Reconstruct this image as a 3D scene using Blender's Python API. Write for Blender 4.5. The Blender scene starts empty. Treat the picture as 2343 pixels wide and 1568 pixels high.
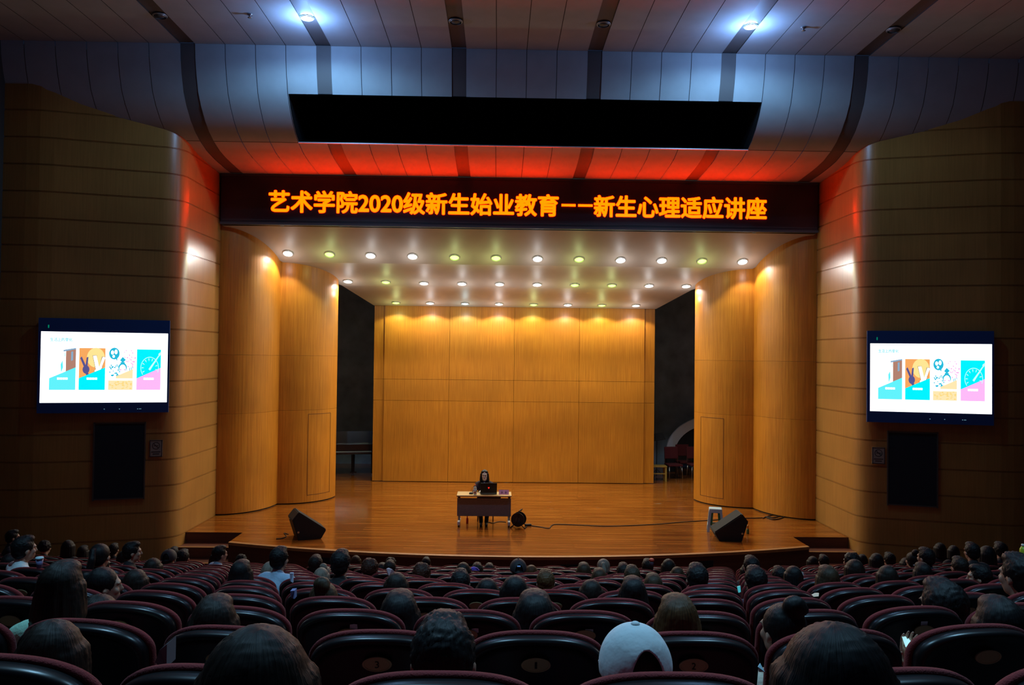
import bpy, bmesh, math, random
from mathutils import Vector, Matrix, Quaternion
random.seed(7)
R = math.radians
PI = math.pi
SC = bpy.context.scene
COL = SC.collection

# ------------------------------------------------------------------ camera
FPX, IW, IH = 1787.0, 2343, 1568
CAM = Vector((-0.5, 0.0, 3.8))
yaw, pitch, roll = R(1.0), R(1.03), R(0.68)
FWD = Vector((math.sin(yaw)*math.cos(pitch), math.cos(yaw)*math.cos(pitch), math.sin(pitch)))
rt0 = Vector((math.cos(yaw), -math.sin(yaw), 0)); up0 = rt0.cross(FWD)
RT = rt0*math.cos(roll) + up0*math.sin(roll)
UP = up0*math.cos(roll) - rt0*math.sin(roll)
cd = bpy.data.cameras.new('camera'); cam = bpy.data.objects.new('camera', cd); COL.objects.link(cam)
cd.sensor_fit = 'HORIZONTAL'; cd.sensor_width = 36.0; cd.lens = FPX/IW*36.0
cd.clip_start = 0.05; cd.clip_end = 200
m = Matrix((RT, UP, -FWD)).transposed().to_4x4(); m.translation = CAM
cam.matrix_world = m
SC.camera = cam

def ray(px, py): return FWD + RT*((px-IW/2)/FPX) - UP*((py-IH/2)/FPX)
def aty(px, py, Y): d = ray(px, py); return CAM + d*((Y-CAM.y)/d.y)
def atz(px, py, Z): d = ray(px, py); return CAM + d*((Z-CAM.z)/d.z)
def atplane(px, py, p, n): d = ray(px, py); return CAM + d*((p-CAM).dot(n)/d.dot(n))
def proj(P):
    v = P-CAM; k = v.dot(FWD)
    return IW/2+FPX*v.dot(RT)/k, IH/2-FPX*v.dot(UP)/k

# ------------------------------------------------------------------ world, exposure, light levels
w = bpy.data.worlds.new('world'); SC.world = w; w.use_nodes = True
bg = w.node_tree.nodes['Background']
bg.inputs[0].default_value = (0.22, 0.42, 1.0, 1); bg.inputs[1].default_value = 0.03
vs = SC.view_settings
vs.view_transform = 'Standard'; vs.look = 'None'; vs.exposure = 0.0; vs.gamma = 1.0
try: vs.use_curve_mapping = False
except Exception: pass
STAGE_W = 84.0      # watts of one stage downlight
BLUE_W = 165.0      # watts of one blue house light
HALO_FILL_W = 5.0         # added point light below each stage downlight, brightens the soffit
HOUSE_W = 1150.0      # house light over the seats
LED_E = 22.0         # strength of the red sign letters
TV_E = 2.2

# ------------------------------------------------------------------ materials
MATS = {}
def mat(name, col, rough=0.6, metal=0.0, spec=0.5, emit=None, estr=1.0, noise=None, bump=None, coat=0.0, sheen=0.0, trans=0.0, alpha=1.0):
    if name in MATS: return MATS[name]
    M = bpy.data.materials.new(name); M.use_nodes = True
    nt = M.node_tree; b = nt.nodes['Principled BSDF']
    b.inputs['Base Color'].default_value = (*col, 1); b.inputs['Roughness'].default_value = rough
    b.inputs['Metallic'].default_value = metal; b.inputs['Specular IOR Level'].default_value = spec
    b.inputs['Coat Weight'].default_value = coat; b.inputs['Coat Roughness'].default_value = 0.15
    b.inputs['Sheen Weight'].default_value = sheen
    b.inputs['Transmission Weight'].default_value = trans
    if emit:
        b.inputs['Emission Color'].default_value = (*emit, 1); b.inputs['Emission Strength'].default_value = estr
    if noise or bump:
        tc = nt.nodes.new('ShaderNodeTexCoord')
        if noise:
            sc_, amt = noise
            n = nt.nodes.new('ShaderNodeTexNoise'); n.inputs['Scale'].default_value = sc_; n.inputs['Detail'].default_value = 4
            nt.links.new(tc.outputs['Object'], n.inputs['Vector'])
            r = nt.nodes.new('ShaderNodeValToRGB')
            r.color_ramp.elements[0].position = 0.3; r.color_ramp.elements[1].position = 0.7
            r.color_ramp.elements[0].color = (*[c*(1-amt) for c in col], 1); r.color_ramp.elements[1].color = (*[min(1, c*(1+amt)) for c in col], 1)
            nt.links.new(n.outputs['Fac'], r.inputs['Fac']); nt.links.new(r.outputs['Color'], b.inputs['Base Color'])
        if bump:
            bs, st, scl = bump
            n2 = nt.nodes.new('ShaderNodeTexNoise'); n2.inputs['Scale'].default_value = bs; n2.inputs['Detail'].default_value = 3
            mp = nt.nodes.new('ShaderNodeMapping'); mp.inputs['Scale'].default_value = scl
            nt.links.new(tc.outputs['Object'], mp.inputs['Vector']); nt.links.new(mp.outputs['Vector'], n2.inputs['Vector'])
            bp = nt.nodes.new('ShaderNodeBump'); bp.inputs['Strength'].default_value = st; bp.inputs['Distance'].default_value = 0.01
            nt.links.new(n2.outputs['Fac'], bp.inputs['Height']); nt.links.new(bp.outputs['Normal'], b.inputs['Normal'])
    MATS[name] = M
    return M

def wood(name, c1, c2, rough=0.4, grain=(38, 38, 1.1), coat=0.0, island=0.0, rough2=None):
    """veneer: grain running along the stretched axis, slight tone change per panel"""
    M = bpy.data.materials.new(name); M.use_nodes = True
    nt = M.node_tree; b = nt.nodes['Principled BSDF']; L = nt.links.new
    tc = nt.nodes.new('ShaderNodeTexCoord'); mp = nt.nodes.new('ShaderNodeMapping'); mp.inputs['Scale'].default_value = grain
    L(tc.outputs['Object'], mp.inputs['Vector'])
    n = nt.nodes.new('ShaderNodeTexNoise'); n.inputs['Scale'].default_value = 1.0; n.inputs['Detail'].default_value = 6; n.inputs['Roughness'].default_value = 0.62
    L(mp.outputs['Vector'], n.inputs['Vector'])
    n3 = nt.nodes.new('ShaderNodeTexNoise'); n3.inputs['Scale'].default_value = 0.9; n3.inputs['Detail'].default_value = 2
    L(tc.outputs['Object'], n3.inputs['Vector'])
    r = nt.nodes.new('ShaderNodeValToRGB')
    r.color_ramp.elements[0].position = 0.32; r.color_ramp.elements[1].position = 0.68
    r.color_ramp.elements[0].color = (*c1, 1); r.color_ramp.elements[1].color = (*c2, 1)
    L(n.outputs['Fac'], r.inputs['Fac'])
    hv = nt.nodes.new('ShaderNodeHueSaturation')
    L(r.outputs['Color'], hv.inputs['Color'])
    mr = nt.nodes.new('ShaderNodeMapRange'); mr.inputs['From Min'].default_value = 0.3; mr.inputs['From Max'].default_value = 0.7
    mr.inputs['To Min'].default_value = 0.88; mr.inputs['To Max'].default_value = 1.12
    L(n3.outputs['Fac'], mr.inputs['Value'])
    if island:
        g = nt.nodes.new('ShaderNodeNewGeometry')
        mr2 = nt.nodes.new('ShaderNodeMapRange'); mr2.inputs['To Min'].default_value = 1-island; mr2.inputs['To Max'].default_value = 1+island
        L(g.outputs['Random Per Island'], mr2.inputs['Value'])
        mu = nt.nodes.new('ShaderNodeMath'); mu.operation = 'MULTIPLY'
        L(mr.outputs['Result'], mu.inputs[0]); L(mr2.outputs['Result'], mu.inputs[1]); L(mu.outputs[0], hv.inputs['Value'])
    else:
        L(mr.outputs['Result'], hv.inputs['Value'])
    L(hv.outputs['Color'], b.inputs['Base Color'])
    b.inputs['Roughness'].default_value = rough; b.inputs['Coat Weight'].default_value = coat; b.inputs['Coat Roughness'].default_value = 0.30
    MATS[name] = M
    return M

def plank_floor(name):
    M = bpy.data.materials.new(name); M.use_nodes = True
    nt = M.node_tree; b = nt.nodes['Principled BSDF']; L = nt.links.new
    tc = nt.nodes.new('ShaderNodeTexCoord')
    br = nt.nodes.new('ShaderNodeTexBrick'); br.inputs['Scale'].default_value = 1.0
    br.inputs['Brick Width'].default_value = 1.7; br.inputs['Row Height'].default_value = 0.085; br.inputs['Mortar Size'].default_value = 0.003
    br.inputs['Color1'].default_value = (0.30, 0.085, 0.010, 1); br.inputs['Color2'].default_value = (0.43, 0.145, 0.018, 1); br.inputs['Mortar'].default_value = (0.12, 0.035, 0.008, 1)
    br.offset = 0.37; br.squash = 1.0
    L(tc.outputs['Object'], br.inputs['Vector'])
    mp = nt.nodes.new('ShaderNodeMapping'); mp.inputs['Scale'].default_value = (0.8, 16, 16); L(tc.outputs['Object'], mp.inputs['Vector'])
    n = nt.nodes.new('ShaderNodeTexNoise'); n.inputs['Scale'].default_value = 1.0; n.inputs['Detail'].default_value = 6; L(mp.outputs['Vector'], n.inputs['Vector'])
    r = nt.nodes.new('ShaderNodeValToRGB'); r.color_ramp.elements[0].position = .3; r.color_ramp.elements[1].position = .72
    r.color_ramp.elements[0].color = (.38, .27, .22, 1); r.color_ramp.elements[1].color = (1.15, 1.12, 1.1, 1)
    L(n.outputs['Fac'], r.inputs['Fac'])
    mx = nt.nodes.new('ShaderNodeMix'); mx.data_type = 'RGBA'; mx.blend_type = 'MULTIPLY'; mx.inputs['Factor'].default_value = 1.0
    L(br.outputs['Color'], mx.inputs[6]); L(r.outputs['Color'], mx.inputs[7])
    # pale scuff marks
    n2 = nt.nodes.new('ShaderNodeTexNoise'); n2.inputs['Scale'].default_value = 1.6; n2.inputs['Detail'].default_value = 5
    mp2 = nt.nodes.new('ShaderNodeMapping'); mp2.inputs['Scale'].default_value = (1.1, 2.0, 1); L(tc.outputs['Object'], mp2.inputs['Vector']); L(mp2.outputs['Vector'], n2.inputs['Vector'])
    r2 = nt.nodes.new('ShaderNodeValToRGB'); r2.color_ramp.elements[0].position = .69; r2.color_ramp.elements[1].position = .76
    r2.color_ramp.elements[0].color = (0, 0, 0, 1); r2.color_ramp.elements[1].color = (.55, .55, .55, 1); L(n2.outputs['Fac'], r2.inputs['Fac'])
    mx2 = nt.nodes.new('ShaderNodeMix'); mx2.data_type = 'RGBA'; L(r2.outputs['Color'], mx2.inputs['Factor']); L(mx.outputs[2], mx2.inputs[6]); mx2.inputs[7].default_value = (.42, .28, .16, 1)
    L(mx2.outputs[2], b.inputs['Base Color'])
    mr = nt.nodes.new('ShaderNodeMapRange'); mr.inputs['To Min'].default_value = 0.12; mr.inputs['To Max'].default_value = 0.23; L(n.outputs['Fac'], mr.inputs['Value'])
    L(mr.outputs['Result'], b.inputs['Roughness'])
    b.inputs['Coat Weight'].default_value = 0.22; b.inputs['Coat Roughness'].default_value = 0.10
    MATS[name] = M
    return M

VENEER = wood('orange_veneer', (.46, .145, .008), (.64, .235, .018), .40, coat=.3)
PANEL = wood('panel_veneer', (.46, .145, .008), (.63, .235, .018), .42, coat=.2, island=.05)
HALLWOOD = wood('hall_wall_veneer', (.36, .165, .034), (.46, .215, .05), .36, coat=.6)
DECK = plank_floor('stage_planks')
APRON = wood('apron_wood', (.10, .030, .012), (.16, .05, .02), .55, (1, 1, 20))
CEILP = mat('ceiling_panel', (.45, .47, .48), .75, noise=(3, .05))
CEILD = mat('ceiling_dark_strip', (.135, .115, .11), .6)
LINE = mat('seam_dark', (.06, .055, .05), .9)
SOFFIT = mat('stage_soffit', (.50, .44, .38), .45, noise=(1.2, .08))
BLACK = mat('matte_black', (.012, .012, .013), .85)
SLOT = mat('slot_black', (.010, .010, .011), .95, spec=.1)
DRAPE = mat('dark_drape', (.30, .40, .48), .95, noise=(2, .25))
WINGF = mat('wing_floor', (.07, .05, .035), .6)
CARPET = mat('dark_carpet', (.02, .012, .012), .95, noise=(40, .3))
SHELLM = mat('seat_back_plastic', (.007, .006, .007), .33, spec=.42)
VELVET = mat('red_velvet', (.16, .006, .009), .9, sheen=.05, bump=(220, .35, (1, 1, 1)))
METALD = mat('dark_metal', (.05, .05, .055), .4, metal=.8)
STEEL = mat('steel', (.55, .56, .58), .3, metal=1)
WHITEP = mat('white_plastic', (.75, .76, .76), .45)
BRASS = mat('brass_plate', (.50, .40, .20), .45, metal=.35)
INK = mat('black_ink', (.01, .01, .01), .7)
PAPER = mat('paper_white', (.70, .73, .78), .8)
TVB = mat('tv_bezel_bloom', (.02, .07, .24), .35)  # blue bloom of the screen painted into the bezel colour
GRILLE = mat('speaker_grille_cloth', (.012, .013, .018), .9, noise=(300, .4))
SPK = mat('speaker_cabinet', (.010, .010, .011), .7, bump=(160, .4, (1, 1, 1)))
SKIN = mat('skin', (.36, .22, .155), .55, noise=(12, .06))
SKINP = mat('skin_pale', (.72, .56, .47), .5)

# ------------------------------------------------------------------ object helpers
def tag(o, label=None, cat=None, group=None, kind=None):
    if label: o['label'] = label
    if cat: o['category'] = cat
    if group: o['group'] = group
    if kind: o['kind'] = kind
    return o
def empty(name, loc=(0, 0, 0), rz=0.0):
    o = bpy.data.objects.new(name, None); COL.objects.link(o); o.location = loc; o.rotation_euler = (0, 0, rz); o.empty_display_size = .1
    return o
def thing(name, label, cat, loc=(0, 0, 0), rz=0.0, group=None):
    return tag(empty(name, loc, rz), label, cat, group)
def obj(name, bm, m, parent=None, smooth=False, recalc=True):
    if isinstance(bm, bmesh.types.BMesh):
        if recalc: bmesh.ops.recalc_face_normals(bm, faces=bm.faces[:])
        me = bpy.data.meshes.new(name); bm.to_mesh(me); bm.free()
    else: me = bm
    if m is not None:
        if len(me.materials): me.materials.clear()
        for q in (m if isinstance(m, (list, tuple)) else [m]): me.materials.append(q)
    if smooth:
        me.polygons.foreach_set('use_smooth', [True]*len(me.polygons))
    o = bpy.data.objects.new(name, me); COL.objects.link(o)
    if parent: o.parent = parent
    return o
def copy_tree(o, parent=None):
    c = o.copy(); COL.objects.link(c)
    if parent: c.parent = parent
    for ch in o.children: copy_tree(ch, c)
    return c
def BM(): return bmesh.new()
def box(bm, c, s, rot=None, bev=0.0, mi=0):
    r = bmesh.ops.create_cube(bm, size=1.0)
    vs_ = r['verts']
    for v in vs_: v.co = Vector((v.co.x*s[0], v.co.y*s[1], v.co.z*s[2]))
    fs = set(f for v in vs_ for f in v.link_faces)
    if bev:
        es = set(e for v in vs_ for e in v.link_edges)
        rb = bmesh.ops.bevel(bm, geom=list(es), offset=bev, segments=2, affect='EDGES', profile=.5)
        vs_ = list(set(v for f in rb['faces'] for v in f.verts) | set(v for v in vs_ if v.is_valid))
        fs = set(f for v in vs_ for f in v.link_faces)
    for f in fs: f.material_index = mi
    for v in vs_:
        p = v.co.copy()
        if rot is not None: p = rot @ p
        v.co = p + Vector(c)
    return vs_
def prism(bm, pts, z0, z1, mi=0):
    """vertical prism from a plan polygon"""
    a = [bm.verts.new((x, y, z0)) for x, y in pts]; b = [bm.verts.new((x, y, z1)) for x, y in pts]
    n = len(pts); fs = []
    for i in range(n): fs.append(bm.faces.new((a[i], a[(i+1) % n], b[(i+1) % n], b[i])))
    fs.append(bm.faces.new(a[::-1])); fs.append(bm.faces.new(b))
    for f in fs: f.material_index = mi
def extr(bm, pts, vec, mi=0):
    """solid from a planar 3-D polygon pushed along vec"""
    vec = Vector(vec)
    a = [bm.verts.new(p) for p in pts]; b = [bm.verts.new(Vector(p)+vec) for p in pts]
    n = len(pts)
    for i in range(n): bm.faces.new((a[i], a[(i+1) % n], b[(i+1) % n], b[i])).material_index = mi
    bm.faces.new(a[::-1]).material_index = mi; bm.faces.new(b).material_index = mi
def cyl(bm, p0, p1, r0, r1=None, seg=16, cap=True):
    p0 = Vector(p0); p1 = Vector(p1); r1 = r0 if r1 is None else r1
    d = (p1-p0).normalized(); q = d.to_track_quat('Z', 'Y')
    A = []; B = []
    for i in range(seg):
        t = 2*PI*i/seg; u = q @ Vector((math.cos(t), math.sin(t), 0))
        A.append(bm.verts.new(p0+u*r0)); B.append(bm.verts.new(p1+u*r1))
    for i in range(seg): bm.faces.new((A[i], A[(i+1) % seg], B[(i+1) % seg], B[i]))
    if cap: bm.faces.new(A[::-1]); bm.faces.new(B)
def lathe(bm, prof, c=(0, 0, 0), seg=20, q=None):
    rings = []
    c = Vector(c)
    for r, z in prof:
        ring = []
        for i in range(seg):
            t = 2*PI*i/seg; p = Vector((r*math.cos(t), r*math.sin(t), z))
            ring.append(bm.verts.new((q @ p if q else p)+c))
        rings.append(ring)
    for a, b in zip(rings, rings[1:]):
        for i in range(seg): bm.faces.new((a[i], a[(i+1) % seg], b[(i+1) % seg], b[i]))
    bm.faces.new(rings[0][::-1]); bm.faces.new(rings[-1])
def tube(bm, pts, r, seg=8):
    pts = [Vector(p) for p in pts]
    rings = []
    for i, p in enumerate(pts):
        d = (pts[min(i+1, len(pts)-1)]-pts[max(i-1, 0)])
        if d.length < 1e-6: d = Vector((0, 0, 1))
        q = d.normalized().to_track_quat('Z', 'Y')
        rr = r[i] if isinstance(r, (list, tuple)) else r
        rings.append([bm.verts.new(p+q @ Vector((rr*math.cos(2*PI*k/seg), rr*math.sin(2*PI*k/seg), 0))) for k in range(seg)])
    for a, b in zip(rings, rings[1:]):
        best = min(range(seg), key=lambda s: sum((a[k].co-b[(k+s) % seg].co).length for k in range(seg)))
        for k in range(seg): bm.faces.new((a[k], a[(k+1) % seg], b[(k+1+best) % seg], b[(k+best) % seg]))
    bm.faces.new(rings[0][::-1]); bm.faces.new(rings[-1])
def smooth_path(pts, n=6):
    P = [Vector(p) for p in pts]; out = []
    for i in range(len(P)-1):
        a = P[max(i-1, 0)]; b = P[i]; c = P[i+1]; d = P[min(i+2, len(P)-1)]
        for k in range(n):
            t = k/n
            out.append(.5*((2*b)+(c-a)*t+(2*a-5*b+4*c-d)*t*t+(3*b-a-3*c+d)*t**3))
    out.append(P[-1]); return out
def text_mesh(s, bold=0.0, extrude=0.0):
    cu = bpy.data.curves.new('lettering', 'FONT'); cu.body = s; cu.size = 1; cu.offset = bold; cu.extrude = extrude
    o = bpy.data.objects.new('lettering', cu); COL.objects.link(o)
    dg = bpy.context.evaluated_depsgraph_get(); dg.update()
    me = bpy.data.meshes.new_from_object(o.evaluated_get(dg)); me.name = 'lettering'
    bpy.data.objects.remove(o); bpy.data.curves.remove(cu)
    return me
def fit_text(s, O, U, V, x0, x1, z0, z1, bold=0.0, fat=0.0):
    """text mesh fitted into the rectangle x0..x1, z0..z1 of the plane O + U x + V z"""
    me = text_mesh(s, bold)
    xs = [v.co.x for v in me.vertices]; ys = [v.co.y for v in me.vertices]
    a, b, c, d = min(xs), max(xs), min(ys), max(ys)
    for v in me.vertices:
        v.co = O + U*(x0+(v.co.x-a)/(b-a)*(x1-x0)) + V*(z0+(v.co.y-c)/(d-c)*(z1-z0))
    if fat:
        bm = BM(); N = U.cross(V)
        for i, (du, dv) in enumerate(((-1, 0), (1, 0), (0, 1), (0, -1), (.7, .7), (-.7, -.7), (.7, -.7), (-.7, .7))):
            n0 = len(bm.verts); bm.from_mesh(me); bm.verts.ensure_lookup_table()
            for v in bm.verts[n0:]: v.co += U*du*fat+V*dv*fat+N*.0004*i
        bm.to_mesh(me); bm.free()
    return me
ORD = ['zeroth', 'first', 'second', 'third', 'fourth', 'fifth', 'sixth', 'seventh', 'eighth', 'ninth', 'tenth', 'eleventh', 'twelfth', 'thirteenth', 'fourteenth', 'fifteenth', 'sixteenth', 'seventeenth', 'eighteenth', 'nineteenth', 'twentieth']
def ordw(n):
    if n <= 20: return ORD[n]
    return 'twenty-'+ORD[n-20] if n < 30 else 'thirty-'+ORD[n-30]

# ================================================================== SETTING
HALL = 10.3
# -------- raked floor of the hall
ROW0, ROWP, PITCH, SEATH = 1.78, 0.90, 0.535, 1.10
BEND = math.tan(R(6.5)); AX = -0.36
def seat_top(k): return 3.8-(.722+.2195*k)
def floor_z(k): return seat_top(k)-SEATH
def half_n(k): return (2+k)*PITCH/2
def row_y(k, x):
    d = max(0, abs(x-AX)-max(half_n(k), .3)); return ROW0+ROWP*k+BEND*d
FRONT_Z = floor_z(12)
bm = BM()
for k in range(-5, 13):
    z = floor_z(k); kk = max(k, 0)
    xs = [-HALL, AX-half_n(kk), AX+half_n(kk), HALL]
    f0 = [(x, row_y(k, x)-.50) for x in xs]
    f1 = [(x, row_y(k, x)+.42 if k < 12 else 18.6) for x in xs] if k < 12 else [(x, 18.6) for x in xs]
    if k < 12:
        # the next row starts at its own line
        f1 = [(x, row_y(k+1, x)-.50) for x in (-HALL, AX-half_n(max(k+1, 0)), AX+half_n(max(k+1, 0)), HALL)]
    pts = f0 + f1[::-1]
    top = [bm.verts.new((x, y, z)) for x, y in pts]; bm.faces.new(top)
    if k < 12:
        lo = [bm.verts.new((x, y, z)) for x, y in f1]; l2 = [bm.verts.new((x, y, floor_z(k+1))) for x, y in f1]
        for i in range(3): bm.faces.new((lo[i], lo[i+1], l2[i+1], l2[i]))
obj('floor', bm, CARPET, recalc=False)
tag(bpy.data.objects['floor'], 'dark stepped floor of the auditorium', 'floor', kind='structure')

# -------- ceiling and curved bulkhead
STRIPS = [-6.67, -4.01, -1.345, 1.345, 4.01, 6.67]
SW = .145
def x_bands():
    """(x0, x1, material) bands: panels, thin seams and dark strips"""
    out = []; cuts = []
    edges = [-HALL-.15]+STRIPS+[HALL+.15]
    for i in range(len(edges)-1):
        a = edges[i]+(SW if i > 0 else 0); b = edges[i+1]-(SW if i < len(edges)-2 else 0)
        n = 4 if 0 < i < len(edges)-2 else 6
        wd = (b-a)/n
        for j in range(n):
            x0 = a+j*wd; x1 = x0+wd
            out.append((x0, x1-(.012 if j < n-1 else 0), 0))
            if j < n-1: out.append((x1-.012, x1, 1))
        if i < len(edges)-2: out.append((b, b+2*SW, 2))
    return out
BANDS = x_bands()
bm = BM()
for x0, x1, mi in BANDS:
    zz = 9.88-(.012 if mi == 0 else 0)+(.012 if mi == 2 else 0)
    for y0, y1 in ((-4, 15.335),):
        f = bm.faces.new([bm.verts.new(p) for p in ((x0, y0, zz), (x0, y1, zz), (x1, y1, zz), (x1, y0, zz))]); f.material_index = mi
        for xa in (x0, x1):
            g = bm.faces.new([bm.verts.new(p) for p in ((xa, y0, zz), (xa, y1, zz), (xa, y1, 9.95), (xa, y0, 9.95))]); g.material_index = 1
ob = obj('ceiling', bm, [CEILP, LINE, CEILD], recalc=False)
tag(ob, 'flat panelled hall ceiling with dark strips running to the stage', 'ceiling', kind='structure')

PROF0 = [(15.33, 9.87), (15.36, 9.6), (15.43, 9.3), (15.54, 8.98), (15.70, 8.75), (15.92, 8.53), (16.15, 8.37), (16.42, 8.25), (16.44, 8.243), (16.80, 8.14), (17.15, 8.09), (17.5, 8.06), (18.32, 8.01)]
PROF = [Vector((0, a, b)) for a, b in PROF0]
SLOT_I0, SLOT_I1, SLOTX = 3, 7, 4.74
bm = BM()
bands = []
for x0, x1, mi in BANDS:           # split bands at the ends of the lighting slot
    cuts = [x0]+[s for s in (-SLOTX, SLOTX) if x0 < s < x1]+[x1]
    bands += [(a, b, mi) for a, b in zip(cuts, cuts[1:])]
for x0, x1, mi in bands:
    for i in range(len(PROF)-1):
        if SLOT_I0 <= i < SLOT_I1 and abs((x0+x1)/2) < SLOTX: continue
        p, q = PROF[i], PROF[i+1]
        o = .010 if mi else 0
        mm = 1 if (i == 7 and mi == 0) else mi
        f = bm.faces.new([bm.verts.new(v) for v in ((x0, p.y+o, p.z+o), (x1, p.y+o, p.z+o), (x1, q.y+o, q.z+o), (x0, q.y+o, q.z+o))]); f.material_index = mm
bmesh.ops.remove_doubles(bm, verts=bm.verts[:], dist=.0005)
ob = obj('ceiling_bulkhead', bm, [CEILP, LINE, CEILD], smooth=True, recalc=False)
tag(ob, 'curved panelled bulkhead dropping from the ceiling to the red sign', 'ceiling', kind='structure')
# dark lighting slot cut into the bulkhead
a, b = PROF[SLOT_I0], PROF[SLOT_I1]
bm = BM()
pl = [(a.y, a.z), (a.y+.35, 9.5), (17.6, 9.5), (17.6, 8.45), (b.y, b.z)]
for i in range(4):
    (y0, z0), (y1, z1) = pl[i], pl[i+1]
    bm.faces.new([bm.verts.new(v) for v in ((-SLOTX, y0, z0), (SLOTX, y0, z0), (SLOTX, y1, z1), (-SLOTX, y1, z1))])
for s in (-SLOTX, SLOTX):
    bm.faces.new([bm.verts.new((s, y, z)) for y, z in pl+[(v.y, v.z) for v in PROF[SLOT_I1-1:SLOT_I0:-1]]])
ob = obj('trim_1', bm, SLOT, recalc=False)
tag(ob, 'long black lighting slot in the curved bulkhead', 'slot', kind='structure')
bm = BM(); box(bm, (0, b.y-.005, b.z-.004), (2*SLOTX+.02, .03, .022)); ob = obj('slot_lip', bm, mat('slot_lip_metal', (.5, .5, .52), .4, metal=.6), ob)

# -------- side walls with horizontal grooves
CHX = 7.07
def wall_path(s):
    P = [(CHX, 18.46), (CHX, 16.62)]
    for i in range(1, 24):      # rounded corner
        t = i/24; a0 = Vector((CHX, 16.62)); a1 = Vector((CHX, 16.22)); a2 = Vector((7.45, 16.11))
        p = a0*(1-t)**2+a1*2*t*(1-t)+a2*t*t; P.append((p.x, p.y))
    P += [(7.45, 16.11), (9.35, 15.575), (9.6, 15.52), (9.85, 15.5), (HALL, 15.5)]
    return [Vector((s*x, y, 0)) for x, y in P]
def zprof():
    out = [(-.75, 0)]
    n = 0
    for i in range(-1, 19):
        z = i*.535
        if z < -.7: continue
        out += [(z-.016, 0), (z-.012, .014), (z-.003, .014), (z-.003, -.0), (z+.003, 0), (z+.003, .014), (z+.012, .014), (z+.016, 0)]
    out.append((9.86, 0)); return out
for s, nm in ((-1, 'left'), (1, 'right')):
    P = wall_path(s); bm = BM(); zp = zprof(); rows = []
    for i, p in enumerate(P):
        d = (P[min(i+1, len(P)-1)]-P[max(i-1, 0)]).normalized(); n = Vector((-d.y, d.x, 0))*(-s)   # into the wall
        if n.dot(Vector((s, .6, 0))) < 0: n = -n
        rows.append([bm.verts.new((p.x+n.x*o, p.y+n.y*o, z)) for z, o in zp])
    for ra, rb in zip(rows, rows[1:]):
        for j in range(len(zp)-1): bm.faces.new((ra[j], ra[j+1], rb[j+1], rb[j]))
    # return behind the proscenium edge
    e = P[0]
    bm.faces.new([bm.verts.new(v) for v in ((e.x, e.y, -.75), (e.x, e.y, 9.86), (e.x+s*1.5, e.y+.02, 9.86), (e.x+s*1.5, e.y+.02, -.75))])
    ob = obj('wall_front_'+nm, bm, HALLWOOD, recalc=False)
    tag(ob, 'grooved timber wall at the %s of the stage opening' % nm, 'wall', kind='structure')
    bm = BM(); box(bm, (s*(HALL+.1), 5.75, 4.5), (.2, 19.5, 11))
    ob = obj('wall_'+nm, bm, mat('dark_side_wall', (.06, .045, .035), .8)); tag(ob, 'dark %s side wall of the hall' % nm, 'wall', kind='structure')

# wall plane of the screens
def wplane(s): 
    a = Vector((s*7.45, 16.11, 0)); b = Vector((s*9.35, 15.575, 0)); d = (b-a).normalized()
    n = Vector((-d.y, d.x, 0))
    if n.y > 0: n = -n
    U = d if s > 0 else -d        # left to right as seen
    return a, n, U

# -------- stage
def edge_y(x): return 14.87+ (18-math.sqrt(18*18-x*x))
bm = BM()
NX = 40; EX = 5.87
front = [(-EX+2*EX*i/NX, edge_y(-EX+2*EX*i/NX)) for i in range(NX+1)]
plan = front+[(EX, 16.72), (CHX+.02, 16.72), (CHX+.02, 18.4), (13, 18.5), (13, 27.4), (-13, 27.4), (-13, 18.5), (-CHX-.02, 18.4), (-CHX-.02, 16.72), (-EX, 16.72)]
top = [bm.verts.new((x, y, 0)) for x, y in plan]; bm.faces.new(top)
stage = obj('floor_stage', bm, DECK, recalc=True)
tag(stage, 'raised stage deck of glossy reddish planks with curved front edge', 'stage', kind='structure')
bm = BM()
for (x0, y0), (x1, y1) in zip(front, front[1:]):
    bm.faces.new([bm.verts.new(v) for v in ((x0, y0, -.05), (x1, y1, -.05), (x1, y1, -.8), (x0, y0, -.8))])
bmesh.ops.remove_doubles(bm, verts=bm.verts[:], dist=.001)
for s in (-1, 1):
    bm.faces.new([bm.verts.new(v) for v in ((s*EX, edge_y(EX), 0), (s*EX, 16.72, 0), (s*EX, 16.72, -.8), (s*EX, edge_y(EX), -.8))])
    bm.faces.new([bm.verts.new(v) for v in ((s*EX, 16.72, 0), (s*(CHX+.02), 16.72, 0), (s*(CHX+.02), 16.72, -.8), (s*EX, 16.72, -.8))])
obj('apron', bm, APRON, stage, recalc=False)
bm = BM()
for (x0, y0), (x1, y1) in zip(front, front[1:]):
    for za, zb, oa, ob_ in ((0.004, 0.004, .09, -.02), (.004, -.05, -.02, -.02), (-.05, -.05, -.02, .02)):
        bm.faces.new([bm.verts.new(v) for v in ((x0, y0+oa, za), (x1, y1+oa, za), (x1, y1+ob_, zb), (x0, y0+ob_, zb))])
bmesh.ops.remove_doubles(bm, verts=bm.verts[:], dist=.001)
obj('nosing', bm, wood('nosing_wood', (.38, .17, .05), (.5, .24, .08), .4, (2, 20, 2)), stage, recalc=False)
for vx in (-3.9, -1.12, .93, 3.55):
    bm = BM(); a = math.asin(vx/18)
    box(bm, (vx, edge_y(vx)-.004, -.22), (.40, .03, .16), Matrix.Rotation(a, 3, 'Z')); obj('vent', bm, BLACK, stage)
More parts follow.
